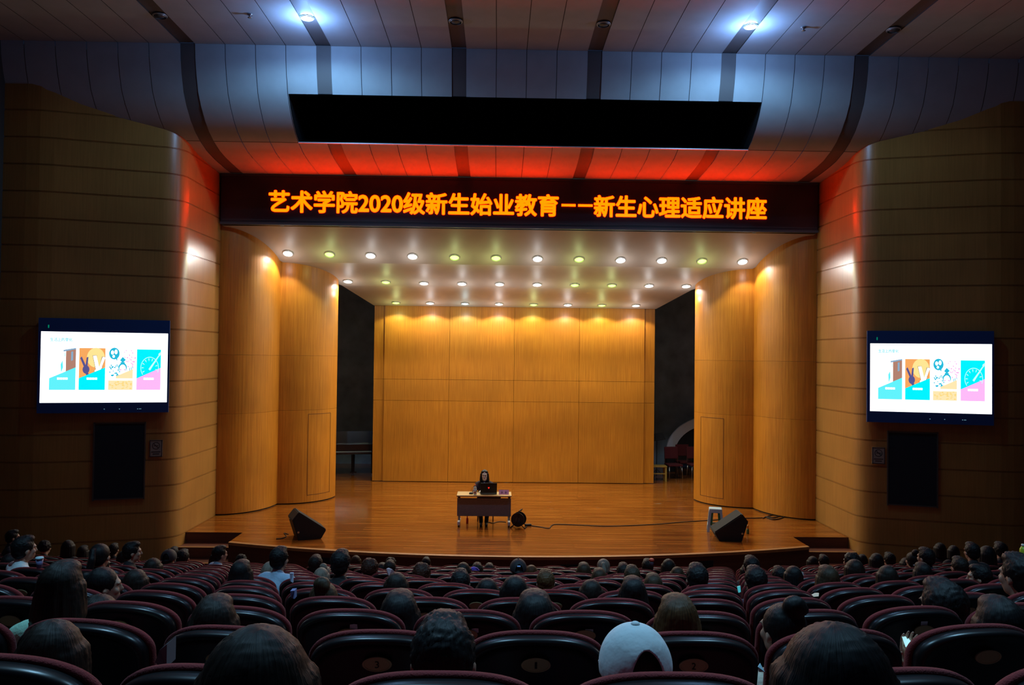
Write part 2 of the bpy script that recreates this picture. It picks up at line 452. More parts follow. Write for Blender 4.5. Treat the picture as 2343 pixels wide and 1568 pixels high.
for s, nm in ((-1, 'left'), (1, 'right')):
    t = thing('stage_steps', 'dark wooden steps up to the stage at the %s end of its front' % nm, 'steps', (0, 0, 0), 0, 'steps to the stage')
    rz = .22
    for i in range(1, 4):
        z = -rz*i if i < 3 else FRONT_Z
    for i in range(1, 3):
        bm = BM(); xa, xb = EX+.005, CHX-.005-(.0 if i == 1 else .0)
        y1 = 16.71; y0 = 16.72-.42*i
        zc = -rz*i
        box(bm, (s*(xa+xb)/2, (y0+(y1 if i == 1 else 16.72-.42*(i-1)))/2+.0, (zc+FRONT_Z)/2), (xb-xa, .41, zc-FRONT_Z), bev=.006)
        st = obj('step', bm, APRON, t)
        bm = BM(); box(bm, (s*(xa+xb)/2, y0+.03, zc+.002), (xb-xa-.01, .05, .008)); obj('nosing', bm, MATS['nosing_wood'], st)

# -------- back wall of the stage
bm = BM()
vx = [-4.25, -3.93, -1.97, -.02, 1.95, 3.93, 4.25]; vz = [.015, 2.44, 3.08, 5.6]
for i in range(6):
    for j in range(3):
        g = .004
        box(bm, ((vx[i]+vx[i+1])/2, 23.62+(.05 if i in (0, 5) else 0), (vz[j]+vz[j+1])/2), (vx[i+1]-vx[i]-2*g, .08, vz[j+1]-vz[j]-2*g))
ob = obj('wall_back', bm, PANEL); tag(ob, 'orange veneered back wall of the stage in tall panels', 'wall', kind='structure')
bm = BM(); box(bm, (0, 23.70, 2.8), (8.44, .06, 5.56)); obj('backing', bm, mat('panel_backing', (.5, .24, .06), .6), ob)
# dark stage house around the wings
bm = BM()
box(bm, (0, 27.5, 4), (27, .1, 9)); box(bm, (-13, 23, 4), (.1, 9.2, 9)); box(bm, (13, 23, 4), (.1, 9.2, 9)); box(bm, (0, 23, 8.45), (27, 9.2, .1))
for s in (-1, 1): box(bm, (s*10, 18.75, 4), (6.2, .1, 9))
ob = obj('wall_stage_house', bm, DRAPE); tag(ob, 'dark walls of the wings beside and behind the stage', 'wall', kind='structure')
# -------- stage ceiling: three descending facets
CE = [(18.42, 6.80, 7.02), (19.80, 6.12, 5.98), (21.40, 5.69, 4.80), (23.55, 5.29, 4.26)]
bm = BM()
for i in range(3):
    (y0, z0, x0), (y1, z1, x1) = CE[i], CE[i+1]
    bm.faces.new([bm.verts.new(v) for v in ((-x0, y0, z0), (x0, y0, z0), (x1, y1, z1), (-x1, y1, z1))])
    bm.faces.new([bm.verts.new(v) for v in ((-x1, y1, z1), (x1, y1, z1), (x1, y1+.02, z1+.12), (-x1, y1+.02, z1+.12))])
    for s in (-1, 1): bm.faces.new([bm.verts.new(v) for v in ((s*x0, y0, z0), (s*x1, y1, z1), (s*x1, y1, z1+1.6), (s*x0, y0, z0+1.6))])
ob = obj('ceiling_stage', bm, SOFFIT, recalc=False); tag(ob, 'brown stage ceiling stepping down towards the back wall', 'ceiling', kind='structure')

# -------- curved timber columns
for s, nm in ((-1, 'left'), (1, 'right')):
    for cx, cy, rx, ry, y_end, lab in ((7.07, 19.92, 1.05, 1.46, 0, 'curved orange timber column nearest the audience on the %s of the stage'), (6.06, 21.02, 1.25, 1.2, 0, 'curved orange timber column next to the dark %s wing')):
        t = thing('column', lab % nm, 'column', (0, 0, 0), 0, 'curved columns beside the stage')
        arc = [(s*(cx-rx*math.sin(PI/2*i/24)), cy-ry*math.cos(PI/2*i/24)) for i in range(25)]
        bm = BM()
        for za, zb in ((.03, 2.37), (2.374, 3.76), (3.764, 7.4)):
            arcs = arc+[(s*(cx+.0), cy)]
            prism(bm, arcs, za, zb)
        o = obj('veneer_panel', bm, PANEL, t)
        bm = BM(); prism(bm, [(s*(cx-(rx-.02)*math.sin(PI/2*i/24)), cy-(ry-.02)*math.cos(PI/2*i/24)) for i in range(25)]+[(s*cx, cy)], 0, .03); obj('plinth', bm, BLACK, t)
        if cx < 6.5:   # flush door in the column
            bm = BM(); a0, a1 = (.40, .78)
            dp = [(s*(cx-(rx+.002)*math.sin(PI/2*(a0+(a1-a0)*i/10))), cy-(ry+.002)*math.cos(PI/2*(a0+(a1-a0)*i/10))) for i in range(11)]
            def strip(za, zb, pts):
                for (xa, ya), (xb, yb) in zip(pts, pts[1:]):
                    bm.faces.new([bm.verts.new(v) for v in ((xa, ya, za), (xb, yb, za), (xb, yb, zb), (xa, ya, zb))])
            strip(.20, .212, dp); strip(2.26, 2.272, dp)
            for e in (dp[0], dp[-1]): box(bm, (e[0], e[1], 1.23), (.008, .008, 2.07))
            obj('door_joint', bm, mat('joint_dark', (.13, .045, .01), .8), t, recalc=False)

# ================================================================== LED SIGN
t = thing('led_sign', 'long black sign over the stage with glowing orange-red Chinese lettering', 'sign', (0, 18.35, 6.82))
def L0(v): return Vector(v)-Vector((0, 18.35, 6.82))
bm = BM(); box(bm, L0((0, 18.40, 7.42)), (14.06, .16, 1.16)); obj('panel', bm, mat('led_panel', (.022, .020, .022), .38), t)
bm = BM(); box(bm, L0((0, 18.33, 6.84)), (14.06, .10, .05)); box(bm, L0((0, 18.33, 6.93)), (14.0, .04, .012)); box(bm, L0((0, 18.33, 7.975)), (14.06, .06, .05)); obj('frame', bm, mat('led_frame', (.06, .065, .06), .5), t)
LEDM = mat('led_red', (.02, .0, .0), .5, emit=(1.0, .38/LED_E, .0), estr=LED_E)
FR = 18.31
def ledpos(px, py): return aty(px, py, FR)
O = Vector((0, FR, 0))-Vector((0, 18.35, 6.82))
for s, xa, xb, ya, yb in (('艺术学院2020级新生始业教育', 616, 1277, 432, 491), ('新生心理适应讲座', 1360, 1753, 446, 501)):
    a = ledpos(xa, (ya+yb)/2); b = ledpos(xb, (ya+yb)/2)
    zc = 7.375
    me = fit_text(s, O, Vector((1, 0, 0)), Vector((0, 0, 1)), a.x, b.x, zc-.255, zc+.245, fat=.016)
    obj('lettering', me, LEDM, t)
bm = BM()
for xa, xb in ((1285, 1317), (1323, 1356)):
    a = ledpos(xa, 465); b = ledpos(xb, 465); box(bm, L0(((a.x+b.x)/2, FR-.002, 7.38)), (b.x-a.x, .004, .055))
obj('lettering', bm, LEDM, t)

# ================================================================== CEILING LIGHTS
def spot(parent, loc, d, watts, col, size, blend, rad=.06):
    ld = bpy.data.lights.new('light', 'SPOT'); ld.energy = watts; ld.color = col; ld.spot_size = R(size); ld.spot_blend = blend; ld.shadow_soft_size = rad
    o = bpy.data.objects.new('light', ld); COL.objects.link(o); o.parent = parent; o.location = loc
    o.rotation_mode = 'QUATERNION'; o.rotation_quaternion = Vector(d).normalized().to_track_quat('-Z', 'Y')
    return o
def halo_fill(parent, loc, watts, col):  # added bulb hung in mid-air, imitates the glow round a lens
    ld = bpy.data.lights.new('light', 'POINT'); ld.energy = watts; ld.color = col; ld.shadow_soft_size = .05
    o = bpy.data.objects.new('light', ld); COL.objects.link(o); o.parent = parent; o.location = loc; return o
WHITE_L = mat('lamp_white', (.9, .9, .9), .4, emit=(1.0, 1.0, 1.0), estr=6.0)
GREEN_L = mat('lamp_green', (.8, .9, .5), .4, emit=(.55, 1.0, .16), estr=2.0)
CYAN_L = mat('lamp_cyan', (.7, .9, .95), .4, emit=(.70, 1.0, 1.0), estr=1.7)
BLUE_L = mat('lamp_blue', (.8, .9, 1), .4, emit=(.30, .68, 1.0), estr=40.0)
RING = mat('lamp_ring', (.45, .44, .42), .4, metal=.5)
DARKL = mat('lamp_off', (.05, .05, .06), .3)
def ring_bm(r0, r1, d, n):
    bm = BM(); q = Vector(n).to_track_quat('Z', 'Y')
    A = []
    for rr, zz in ((r0, .03), (r0, -.004), (r0*.5+r1*.5, d), (r1, d*.6), (r1, .0)):
        A.append([bm.verts.new(q @ Vector((rr*math.cos(2*PI*i/24), rr*math.sin(2*PI*i/24), zz))) for i in range(24)])
    for a_, b_ in zip(A, A[1:]):
        for i in range(24): bm.faces.new((a_[i], a_[(i+1) % 24], b_[(i+1) % 24], b_[i]))
    return bm
def downlight(loc, n, r, lens, label, group, name='downlight'):
    t = thing(name, label, 'light', loc, 0, group)
    obj('ring', ring_bm(r, r*1.22, .02, n), RING, t, smooth=True)
    bm = BM(); q = Vector(n).to_track_quat('Z', 'Y'); lathe(bm, [(.001, .042), (r*.45, .038), (r*.8, .022), (r, .0), (r, -.02)], (0, 0, 0), 24, q); obj('lens', bm, lens, t, smooth=True)
    return t
rows = [([(659, 579), (754, 581.5), (848, 584), (944, 586), (1040, 588.5), (1135, 590), (1230, 591.5), (1325, 593), (1420, 594.5), (1514, 595.5), (1606, 597), (1699, 598)], 'wgwwggwgwwgw', 0, 'front'),
        ([(796, 643), (883, 645), (970, 647.5), (1057, 648.5), (1143, 649.5), (1229, 650.5), (1315, 651.5), (1400, 652.5), (1485, 653), (1570, 654)], 'wgwwwwggww', 1, 'middle'),
        ([(906, 692), (984, 693), (1064, 694), (1142, 695), (1221, 696.5), (1299, 697), (1377, 698), (1455, 698.5)], 'gwcwgwgw', 2, 'back')]
cname = {'w': 'white', 'g': 'greenish', 'c': 'pale cyan'}
for pts, cols, fi, rn in rows:
    (y0, z0, _), (y1, z1, _) = CE[fi], CE[fi+1]
    d = Vector((0, y1-y0, z1-z0)).normalized(); n = Vector((0, d.z, -d.y)).normalized()
    if n.z > 0: n = -n
    for i, (px, py) in enumerate(pts):
        p = atplane(px, py, Vector((0, y0, z0)), n)
        c = cols[i]
        lamp = downlight(p, n, .115 if fi == 0 else .112, {'w': WHITE_L, 'g': GREEN_L, 'c': CYAN_L}[c],
                         '%s downlight in the %s row of the stage ceiling, %s from left' % (cname[c], rn, ordw(i+1)), 'lit downlights of the stage ceiling')
        spot(lamp, n*.065, n, STAGE_W*(1.0 if c == 'w' else .8), {'w': (1, .97, .92), 'g': (.86, 1, .55), 'c': (.7, .95, 1)}[c], 142, .22)
        halo_fill(lamp, n*.36, HALO_FILL_W, {'w': (1, 1, 1), 'g': (.75, 1, .4), 'c': (.6, .95, 1)}[c])
for i, s in enumerate((-1, 1)):
    p = Vector((s*4.01, 14.0, 9.86))
    lamp = downlight(p, Vector((0, 0, -1)), .11, BLUE_L, 'bright bluish house light glowing in the ceiling at the upper %s' % ('left', 'right')[i], 'lit house lights')
    spot(lamp, (0, 0, -.07), (0, 0, -1), BLUE_W, (.28, .62, 1.0), 172, .35); halo_fill(lamp, (0, 0, -.32), 58, (.22, .45, 1.0))  # second light is an added point without fixture, tints the ceiling blue
for i, s in enumerate((-1, 1)):          # the next pair of house lights, over the seats
    p = Vector((s*2.7, 4.6, 9.86))
    lamp = downlight(p, Vector((0, 0, -1)), .11, BLUE_L, 'bluish house light high over the seats towards the %s' % ('left', 'right')[i], 'lit house lights')
    spot(lamp, (0, 0, -.07), (0, 0, -1), HOUSE_W, (.34, .70, 1.0), 92, .7)
for px, py, x, lab in ((367, 33, -6.67, 'outer left dark strip'), (1040, 37, -1.345, 'dark strip left of centre'), (1382, 47, 1.345, 'dark strip right of centre'), (2035, 73, 6.67, 'outer right dark strip')):
    p = Vector((x, 14.08, 9.875))
    downlight(p, Vector((0, 0, -1)), .105, DARKL, 'unlit round ceiling light set in the '+lab, 'unlit ceiling lights')
for px, py in ((572, 33), (1838, 63)):
    p = atz(px, py, 9.86)
    t = thing('sprinkler', 'small fire sprinkler head on the ceiling panel at the upper %s' % ('left' if px < 1000 else 'right'), 'sprinkler', p, 0, 'ceiling sprinklers')
    bm = BM(); lathe(bm, [(.05, 0), (.05, -.012), (.02, -.016), (.018, -.05)], seg=16); obj('body', bm, STEEL, t, smooth=True)
    bm = BM(); lathe(bm, [(.02, -.05), (.04, -.056), (.04, -.062), (.004, -.066)], seg=16); obj('deflector', bm, STEEL, t, smooth=True)

# ================================================================== SCREENS, GRILLES, SIGNS ON THE WALLS
def emi(name, c, k=1.0): return mat(name, (0.01, 0.01, 0.01), .4, emit=c, estr=k)
E_W = emi('screen_white', (1, 1, 1), TV_E)
E_CY = emi('screen_cyan', (.0, .86, 1.0), 1.05); E_CY2 = emi('screen_pale_cyan', (.12, .90, .98), 1.0); E_LC = emi('screen_title', (.25, .75, .85), 1.0)
E_PK = emi('screen_pink', (1.0, .50, .95), 1.0); E_YE = emi('screen_cream', (1.0, .82, .45), 1.0); E_OR = emi('screen_orange', (1.0, .42, .12), .95)
E_YG = emi('screen_glow', (1.0, .80, .30), 1.0); E_BL = emi('screen_shadow_blue', (.10, .09, .28), 1.0); E_BR = emi('screen_brown', (.45, .22, .16), 1.0)
E_TEAL = emi('screen_teal', (.02, .50, .72), 1.0); E_MG = emi('screen_magenta', (1.0, .35, .80), 1.0); E_OUT = emi('screen_outline', (.25, .16, .12), 1.0); E_GR = emi('screen_greyblue', (.25, .42, .60), 1.0); E_Y2 = emi('screen_yellow', (.98, .70, .22), 1.0)
def tv(s):
    a, n, U = wplane(s); V = Vector((0, 0, 1))
    if s < 0: pc = [(93, 757), (384, 765), (382, 921), (91, 922)]; fr = [(87, 727), (388, 734), (386, 945), (85, 945)]
    else: pc = [(1992, 786), (2272, 788), (2268, 948), (1990, 941)]; fr = [(1985, 757), (2277, 758), (2272, 972), (1983, 968)]
    off = a+n*.14
    W = [atplane(px, py, off, n) for px, py in pc]; Fm = [atplane(px, py, off, n) for px, py in fr]
    def uv(P): return ((P-off).dot(U), P.z)
    u0 = (uv(W[0])[0]+uv(W[3])[0])/2; u1 = (uv(W[1])[0]+uv(W[2])[0])/2
    z1 = (W[0].z+W[1].z)/2; z0 = (W[2].z+W[3].z)/2
    fu0 = (uv(Fm[0])[0]+uv(Fm[3])[0])/2; fu1 = (uv(Fm[1])[0]+uv(Fm[2])[0])/2
    fz1 = (Fm[0].z+Fm[1].z)/2; fz0 = (Fm[2].z+Fm[3].z)/2
    base = off+U*((fu0+fu1)/2); base.z = fz0
    t = thing('wall_screen', 'large lit presentation screen on the %s wall showing four cards' % ('left' if s < 0 else 'right'), 'screen', base, 0, 'presentation screens')
    rot = Matrix((U, -n, V)).transposed()
    def pt(u, z, d): return off+U*u+V*(z-off.z)+n*d-base
    def rbox(u_0, u_1, z_0, z_1, d0, d1, bm, bev=0): 
        c = (pt(u_0, z_0, d0)+pt(u_1, z_1, d1))/2; box(bm, c, (u_1-u_0, d1-d0, z_1-z_0), rot, bev)
    bm = BM(); rbox(fu0+.02, fu1-.02, fz0+.02, fz1-.02, -.13, -.055, bm); obj('housing', bm, BLACK, t)
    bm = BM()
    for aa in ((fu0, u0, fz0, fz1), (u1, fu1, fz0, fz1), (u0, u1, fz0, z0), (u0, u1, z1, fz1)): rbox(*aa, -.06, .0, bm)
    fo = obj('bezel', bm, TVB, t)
    bm = BM(); rbox(u0+.12, u0+.14, z1+.07, z1+.13, 0, .002, bm); obj('indicator_light', bm, emi('led_green', (.0, .22, .12), 1), fo)
    for q in (.50, .62, .765, .78, .79):
        bm = BM(); rbox(u0+(u1-u0)*q-.008, u0+(u1-u0)*q+.008, z0-.135, z0-.125, 0, .002, bm); obj('button', bm, emi('button_glow', (.3, .65, .8), .6), fo)
    bm = BM(); rbox(u0, u1, z0, z1, -.055, -.012, bm); scr = obj('display', bm, E_W, t)
    Wd, Hd = u1-u0, z1-z0
    def P(fx, fy, d): return pt(u0+Wd*fx, z1-Hd*fy, d)       # fx right, fy down, 0..1
    cards = {}
    def polys(key, plist, m, d=-.009):
        bm_, ms = cards.setdefault(key, (BM(), []))
        if m not in ms: ms.append(m)
        for pts in plist: bm_.faces.new([bm_.verts.new(P(x, y, d)) for x, y in pts]).material_index = ms.index(m)
    def poly(key, pts, m, d=-.010): polys(key, [pts], m, d)
    def circ(cx, cy, rx, ry, n=24, a0=0, a1=2*PI): return [(cx+rx*math.cos(a0+(a1-a0)*i/n), cy+ry*math.sin(a0+(a1-a0)*i/n)) for i in range(n if a1-a0 > 6.2 else n+1)]
    def band(pts0, pts1): return [[a_, b_, d_, c_] for a_, b_, c_, d_ in zip(pts0, pts0[1:], pts1, pts1[1:])]
    me = fit_text('生活上的变化', pt(0, off.z, -.010)-V*0, U, V, u0+Wd*.07, u0+Wd*.24, z1-Hd*.135-off.z+off.z-0, z1-Hd*.085, fat=.003)
    for v in me.vertices: v.co.z -= off.z
    obj('title', me, E_LC, scr)
    y0_, ym0, ym1, y1_ = .225, .655, .50, .82
    X = [(.068, .270), (.295, .50), (.525, .72), (.75, .945)]
    # card one: bright doorway photo
    xa, xb = X[0]
    poly(0, [(xa+.125, .27), (xb, .235), (xb, ym1), (xa+.125, .585)], E_BR)
    polys(0, [[(xa+.165, .28), (xa+.180, .275), (xa+.180, .40), (xa+.165, .41)], [(xa+.105, .255), (xb, .225), (xb, .245), (xa+.105, .28)]], E_GR, -.008)
    polys(0, [[(xa+.085, .46), (xa+.10, .40), (xa+.105, .50), (xa+.09, .58)], [(xa+.115, .30), (xa+.120, .29), (xa+.120, .345), (xa+.115, .35)]], E_CY2, -.008)
    poly(0, [(xa, ym0), (xb, ym1), (xb, y1_), (xa, y1_)], E_CY2, -.007)
    # card two: orange wall with the shadow of a hand
    xa, xb = X[1]
    poly(1, [(xa, y0_), (xb, y0_), (xb, ym1), (xa, ym0)], E_OR)
    poly(1, circ(xa+.13, .36, .07, .14), E_YG, -.009)
    polys(1, [[(xa+.008, .37), (xa+.020, .345), (xa+.052, .47), (xa+.040, .50)], [(xa+.058, .36), (xa+.072, .35), (xa+.066, .49), (xa+.050, .49)], circ(xa+.055, .53, .027, .06, 14), [(xa+.045, .56), (xa+.07, .56), (xa+.078, .605), (xa+.06, .62)]], E_BL, -.008)
    polys(1, [[(xa+.104, .33), (xa+.136, .325), (xa+.150, .50), (xa+.128, .52)], [(xa+.178, .345), (xa+.208, .35), (xa+.178, .50), (xa+.155, .52)], [(xa+.118, .54), (xa+.185, .47), (xa+.18, .53), (xa+.118, .58)]], E_OUT, -.0075)
    polys(1, [[(xa+.108, .335), (xa+.134, .33), (xa+.160, .52), (xa+.134, .54)], [(xa+.183, .35), (xa+.205, .355), (xa+.172, .52), (xa+.152, .535)], [(xa+.122, .54), (xa+.182, .49), (xa+.17, .53), (xa+.122, .575)]], E_W, -.007)
    poly(1, [(xa, ym0), (xb, ym1), (xb, y1_), (xa, y1_)], E_CY, -.006)
    # card three: teal and pink doodles, cream base
    xa, xb = X[2]
    dl = [circ(xa+.045, .30, .042, .085)]
    dl += [[(xa+.055, .37), (xa+.07, .36), (xa+.068, .41)]]
    dl += [[(xa+.09, .395), (xa+.112, .345), (xa+.138, .39), (xa+.113, .43)], [(xa+.095, .42), (xa+.13, .42), (xa+.128, .46), (xa+.097, .46)], circ(xa+.113, .50, .034, .07)]
    rnd = random.Random(5)
    for _ in range(26):
        qx = xa+.005+rnd.random()*.08; qy = .45+rnd.random()*.16; dl.append([(qx, qy), (qx+.008+rnd.random()*.012, qy), (qx+.012, qy+.012+rnd.random()*.02), (qx, qy+.012)])
    for _ in range(5):
        qx = xa+.165+rnd.random()*.03; qy = .46+rnd.random()*.08; dl.append([(qx, qy), (qx+.006, qy), (qx+.006, qy+.04), (qx, qy+.04)])
    polys(2, dl, E_TEAL, -.0095)
    polys(2, [circ(xa+.113, .515, .026, .058, 18)]+[circ(xa+.03, .285, .012, .03, 10), circ(xa+.058, .275, .012, .035, 10), circ(xa+.04, .34, .01, .02, 10)], E_W, -.008)
    dm = []
    for _ in range(26):
        qx = xa+.115+rnd.random()*.095; qy = .24+rnd.random()*.24; dm.append([(qx, qy), (qx+.006+rnd.random()*.008, qy), (qx+.01, qy+.012+rnd.random()*.014), (qx, qy+.01)])
    polys(2, dm+[circ(xa+.097, .53, .006, .012, 8), circ(xa+.13, .53, .006, .012, 8)], E_MG, -.007)
    poly(2, [(xa+.06, .625), (xb, ym1+.02), (xb, .655), (xa+.06, .655)], E_YE, -.0075)
    poly(2, [(xa, .685), (xb, .685), (xb, y1_), (xa, y1_)], E_YE, -.0075)
    yl = []
    for _ in range(40):
        qx = xa+.008+rnd.random()*.17; qy = .69+rnd.random()*.11; yl.append([(qx, qy), (qx+.014, qy), (qx+.014, qy+.01), (qx, qy+.01)])
    polys(2, yl, E_Y2, -.0068)
    # card four: dial on cyan
    xa, xb = X[3]
    poly(3, [(xa, y0_+.01), (xb, y0_+.01), (xb, ym1), (xa, ym0)], E_CY)
    poly(3, [(xa, ym0), (xb, ym1), (xb, y1_), (xa, y1_)], E_PK, -.0098)
    cx, cy, rx, ry = xa+.105, .50, .074, .158
    a0, a1 = R(140), R(385)
    o1 = circ(cx, cy, rx, ry, 30, a0, a1); o2 = circ(cx, cy, rx*.94, ry*.94, 30, a0, a1)
    gl = band(o1, o2)
    for q in range(9):
        th = a0+R(12)+(a1-a0-R(24))*q/8; c_, s_ = math.cos(th), math.sin(th)
        p0 = (cx+rx*.86*c_, cy+ry*.86*s_); p1 = (cx+rx*.62*c_, cy+ry*.62*s_); e = .004
        gl.append([(p0[0]-e*s_, p0[1]+e*2*c_), (p0[0]+e*s_, p0[1]-e*2*c_), (p1[0]+.001*s_, p1[1]-.002*c_), (p1[0]-.001*s_, p1[1]+.002*c_)])
    gl.append([(cx-.01, cy+.02), (cx+.003, cy+.04), (xb-.006, .305), (xb-.012, .30)])
    gl.append([(xb-.022, .30), (xb-.004, .27), (xb-.002, .31), (xb-.014, .335)])
    polys(3, gl, emi('screen_pale_line', (.55, 1.0, 1.0), 1.1), -.0078)
    for i, (xa, xb) in enumerate(X):
        if i != 2:
            m_ = (xa+xb)/2; polys(i, [[(m_-.04+.021*q, .645), (m_-.04+.021*q+.018, .645), (m_-.04+.021*q+.018, .675), (m_-.04+.021*q, .675)] for q in range(4)], E_W, -.004)
    for i in range(4):
        obj('photo_card', cards[i][0], cards[i][1], scr, recalc=False)
tv(-1); tv(1)
for s in (-1, 1):
    a, n, U = wplane(s); V = Vector((0, 0, 1)); rot = Matrix((U, -n, V)).transposed()
    nm = 'left' if s < 0 else 'right'
    pc = [(215, 969), (331, 969), (331, 1140), (214, 1143)] if s < 0 else [(2031, 990), (2146, 991), (2143, 1158), (2031, 1156)]
    W = [atplane(px, py, a+n*.02, n) for px, py in pc]
    c = sum(W, Vector())/4; u = ((W[1]-W[0]).length+(W[2]-W[3]).length)/2; h = (W[0].z+W[1].z-W[2].z-W[3].z)/2
    base = c-V*h/2
    t = thing('wall_speaker', 'tall black speaker grille set in the wall below the %s screen' % nm, 'speaker', base, 0, 'wall speaker grilles')
    bm = BM(); box(bm, (0, 0, h/2), (u, .03, h), rot); obj('grille', bm, GRILLE, t)
    bm = BM()
    for cx_, cz_, sx, sz in ((-u/2, h/2, .025, h+.05), (u/2, h/2, .025, h+.05), (0, 0, u, .025), (0, h, u, .025)): box(bm, U*cx_+V*cz_+n*.008, (sx, .035, sz), rot)
    obj('frame', bm, mat('grille_frame', (.07, .055, .045), .5), t)
    pc = [(342, 1007), (372, 1007), (372, 1046), (342, 1046)] if s < 0 else [(1995, 1024), (2025, 1024), (2025, 1062), (1995, 1062)]
    W = [atplane(px, py, a+n*.02, n) for px, py in pc]
    c = sum(W, Vector())/4; u = (W[1]-W[0]).length; h = W[0].z-W[3].z
    t = thing('no_smoking_sign', 'small framed no-smoking sign on the wall near the %s speaker grille' % nm, 'sign', c-V*h/2, 0, 'no smoking signs')
    bm = BM(); box(bm, (0, 0, h/2), (u, .012, h), rot); obj('plate', bm, mat('sign_plate', (.34, .27, .20), .5), t)
    SI = mat('sign_ink', (.05, .03, .03), .6)
    bm = BM()
    for cx_, cz_, sx, sz in ((-u/2+.012, h/2, .012, h), (u/2-.012, h/2, .012, h), (0, .012, u, .012), (0, h-.012, u, .012)): box(bm, U*cx_+V*cz_+n*.008, (sx, .006, sz), rot)
    obj('border', bm, SI, t)
    bm = BM(); c0 = V*(h*.66)+n*.0085; r0 = u*.30
    for i in range(28):
        t0, t1 = 2*PI*i/28, 2*PI*(i+1)/28
        f = []
        for rr, tt in ((r0, t0), (r0, t1), (r0*.84, t1), (r0*.84, t0)): f.append(bm.verts.new(c0+U*rr*math.cos(tt)+V*rr*math.sin(tt)))
        bm.faces.new(f)
    box(bm, c0, (r0*1.7, .003, r0*.16), rot @ Matrix.Rotation(R(45), 3, 'Y'))
    box(bm, c0, (r0*1.2, .002, r0*.14), rot)
    obj('symbol', bm, SI, t)
    bm = BM()
    for q, (sx, zz) in enumerate(((.7, .30), (.5, .18))): box(bm, V*(h*zz)+n*.008, (u*sx, .003, h*.05), rot)
    obj('caption', bm, SI, t)
# slim white tubes at the proscenium edges
for s, z0p, z1p, px, lab in ((-1, 1007, 938, 492, 'left'), (1, 1022, 881, 1863, 'right')):
    a = aty(px, z0p, 18.5); b = aty(px, z1p, 18.5)
    t = thing('light_tube', 'slim white vertical tube behind the %s edge of the stage opening' % lab, 'tube', (s*7.03, 18.50, a.z), 0, 'white tubes')
    bm = BM(); box(bm, (0, 0, (b.z-a.z)/2), (.035, .035, b.z-a.z), bev=.008); obj('diffuser', bm, WHITEP, t)
    bm = BM(); box(bm, (s*.025, 0, (b.z-a.z)/2), (.03, .05, b.z-a.z+.02)); obj('housing', bm, STEEL, t)


# ================================================================== STAGE FURNITURE
DESKW = wood('desk_top_wood', (.62, .38, .13), (.72, .46, .18), .45, (3, 30, 30))
DY0, DY1, DX0, DX1, DZ = 17.42, 17.95, -1.385, -.165, .70
t = thing('desk', 'grey-fronted wheeled desk with a pale wooden top at centre stage', 'desk', ((DX0+DX1)/2, 17.68, 0))
def D(x, y, z): return Vector((x-(DX0+DX1)/2, y-17.68, z))
dw = DX1-DX0
bm = BM(); box(bm, D((DX0+DX1)/2, (DY0+DY1)/2, DZ-.0125), (dw, DY1-DY0, .025), bev=.004); obj('top', bm, DESKW, t)
bm = BM(); box(bm, D((DX0+DX1)/2, DY0+.012, DZ-.014), (dw+.004, .006, .03)); obj('edge_band', bm, BLACK, t)
bm = BM(); box(bm, D((DX0+DX1)/2, 17.50, .43), (dw-.02, .012, .40), bev=.003)
obj('modesty_panel', bm, mat('modesty_panel', (.20, .18, .18), .65, noise=(90, .25)), t)
bm = BM(); pts = [D(-.93, 17.52, DZ-.03), D(-.40, 17.52, DZ-.03), D(-.41, 17.52, .59), D(-.92, 17.52, .59)]; extr(bm, pts, (0, .30, 0)); obj('drawer_tray', bm, mat('tray_dark', (.03, .026, .025), .6), t)
for s in (-1, 1):
    x = (DX0+.05) if s < 0 else (DX1-.05)
    bm = BM(); box(bm, D(x, 17.66, .375), (.05, .045, .60), bev=.005); lg = obj('leg', bm, mat('desk_leg', (.20, .20, .21), .35, metal=.8), t)
    bm = BM(); box(bm, D(x, 17.66, .66), (.055, .42, .035), bev=.004); obj('bracket', bm, METALD, lg)
    bm = BM(); box(bm, D(x, 17.66, .085), (.055, .46, .05), bev=.012); box(bm, D(x, 17.455, .075), (.058, .07, .09), bev=.015); obj('foot', bm, WHITEP, lg)
    for y in (17.46, 17.86):
        bm = BM(); cyl(bm, D(x-.018, y, .031), D(x+.018, y, .031), .031, seg=20); obj('caster', bm, BLACK, lg, smooth=False)
# laptop
lx = aty(1118, 1130, 17.60).x
t = thing('laptop', 'open black laptop with a small glowing red emblem on its lid', 'laptop', (lx, 17.60, DZ), R(4))
bm = BM(); box(bm, (0, .12, .010), (.37, .25, .018), bev=.004); obj('base', bm, BLACK, t)
bm = BM(); box(bm, (0, .12, .0195), (.32, .10, .003)); obj('keyboard', bm, mat('keys', (.03, .03, .03), .6), t)
q = Matrix.Rotation(R(8), 3, 'X')
bm = BM(); box(bm, q @ Vector((0, .0, .125))+Vector((0, 0, .018)), (.37, .010, .235), q, bev=.003); lid = obj('lid', bm, mat('laptop_lid', (.006, .006, .007), .55), t)
bm = BM(); extr(bm, [q @ Vector((x, -.0055, z+.13))+Vector((0, 0, .018)) for x, z in ((-.018, .022), (.0, .015), (.018, .022), (.014, -.004), (0, -.022), (-.014, -.004))], (0, -.001, 0)); obj('emblem', bm, emi('emblem_red', (1, .03, .02), 1.2), lid)
bm = BM(); box(bm, q @ Vector((0, .0055, .125))+Vector((0, 0, .018)), (.34, .002, .205), q); obj('display', bm, emi('laptop_display', (.6, .7, .8), .5), lid)
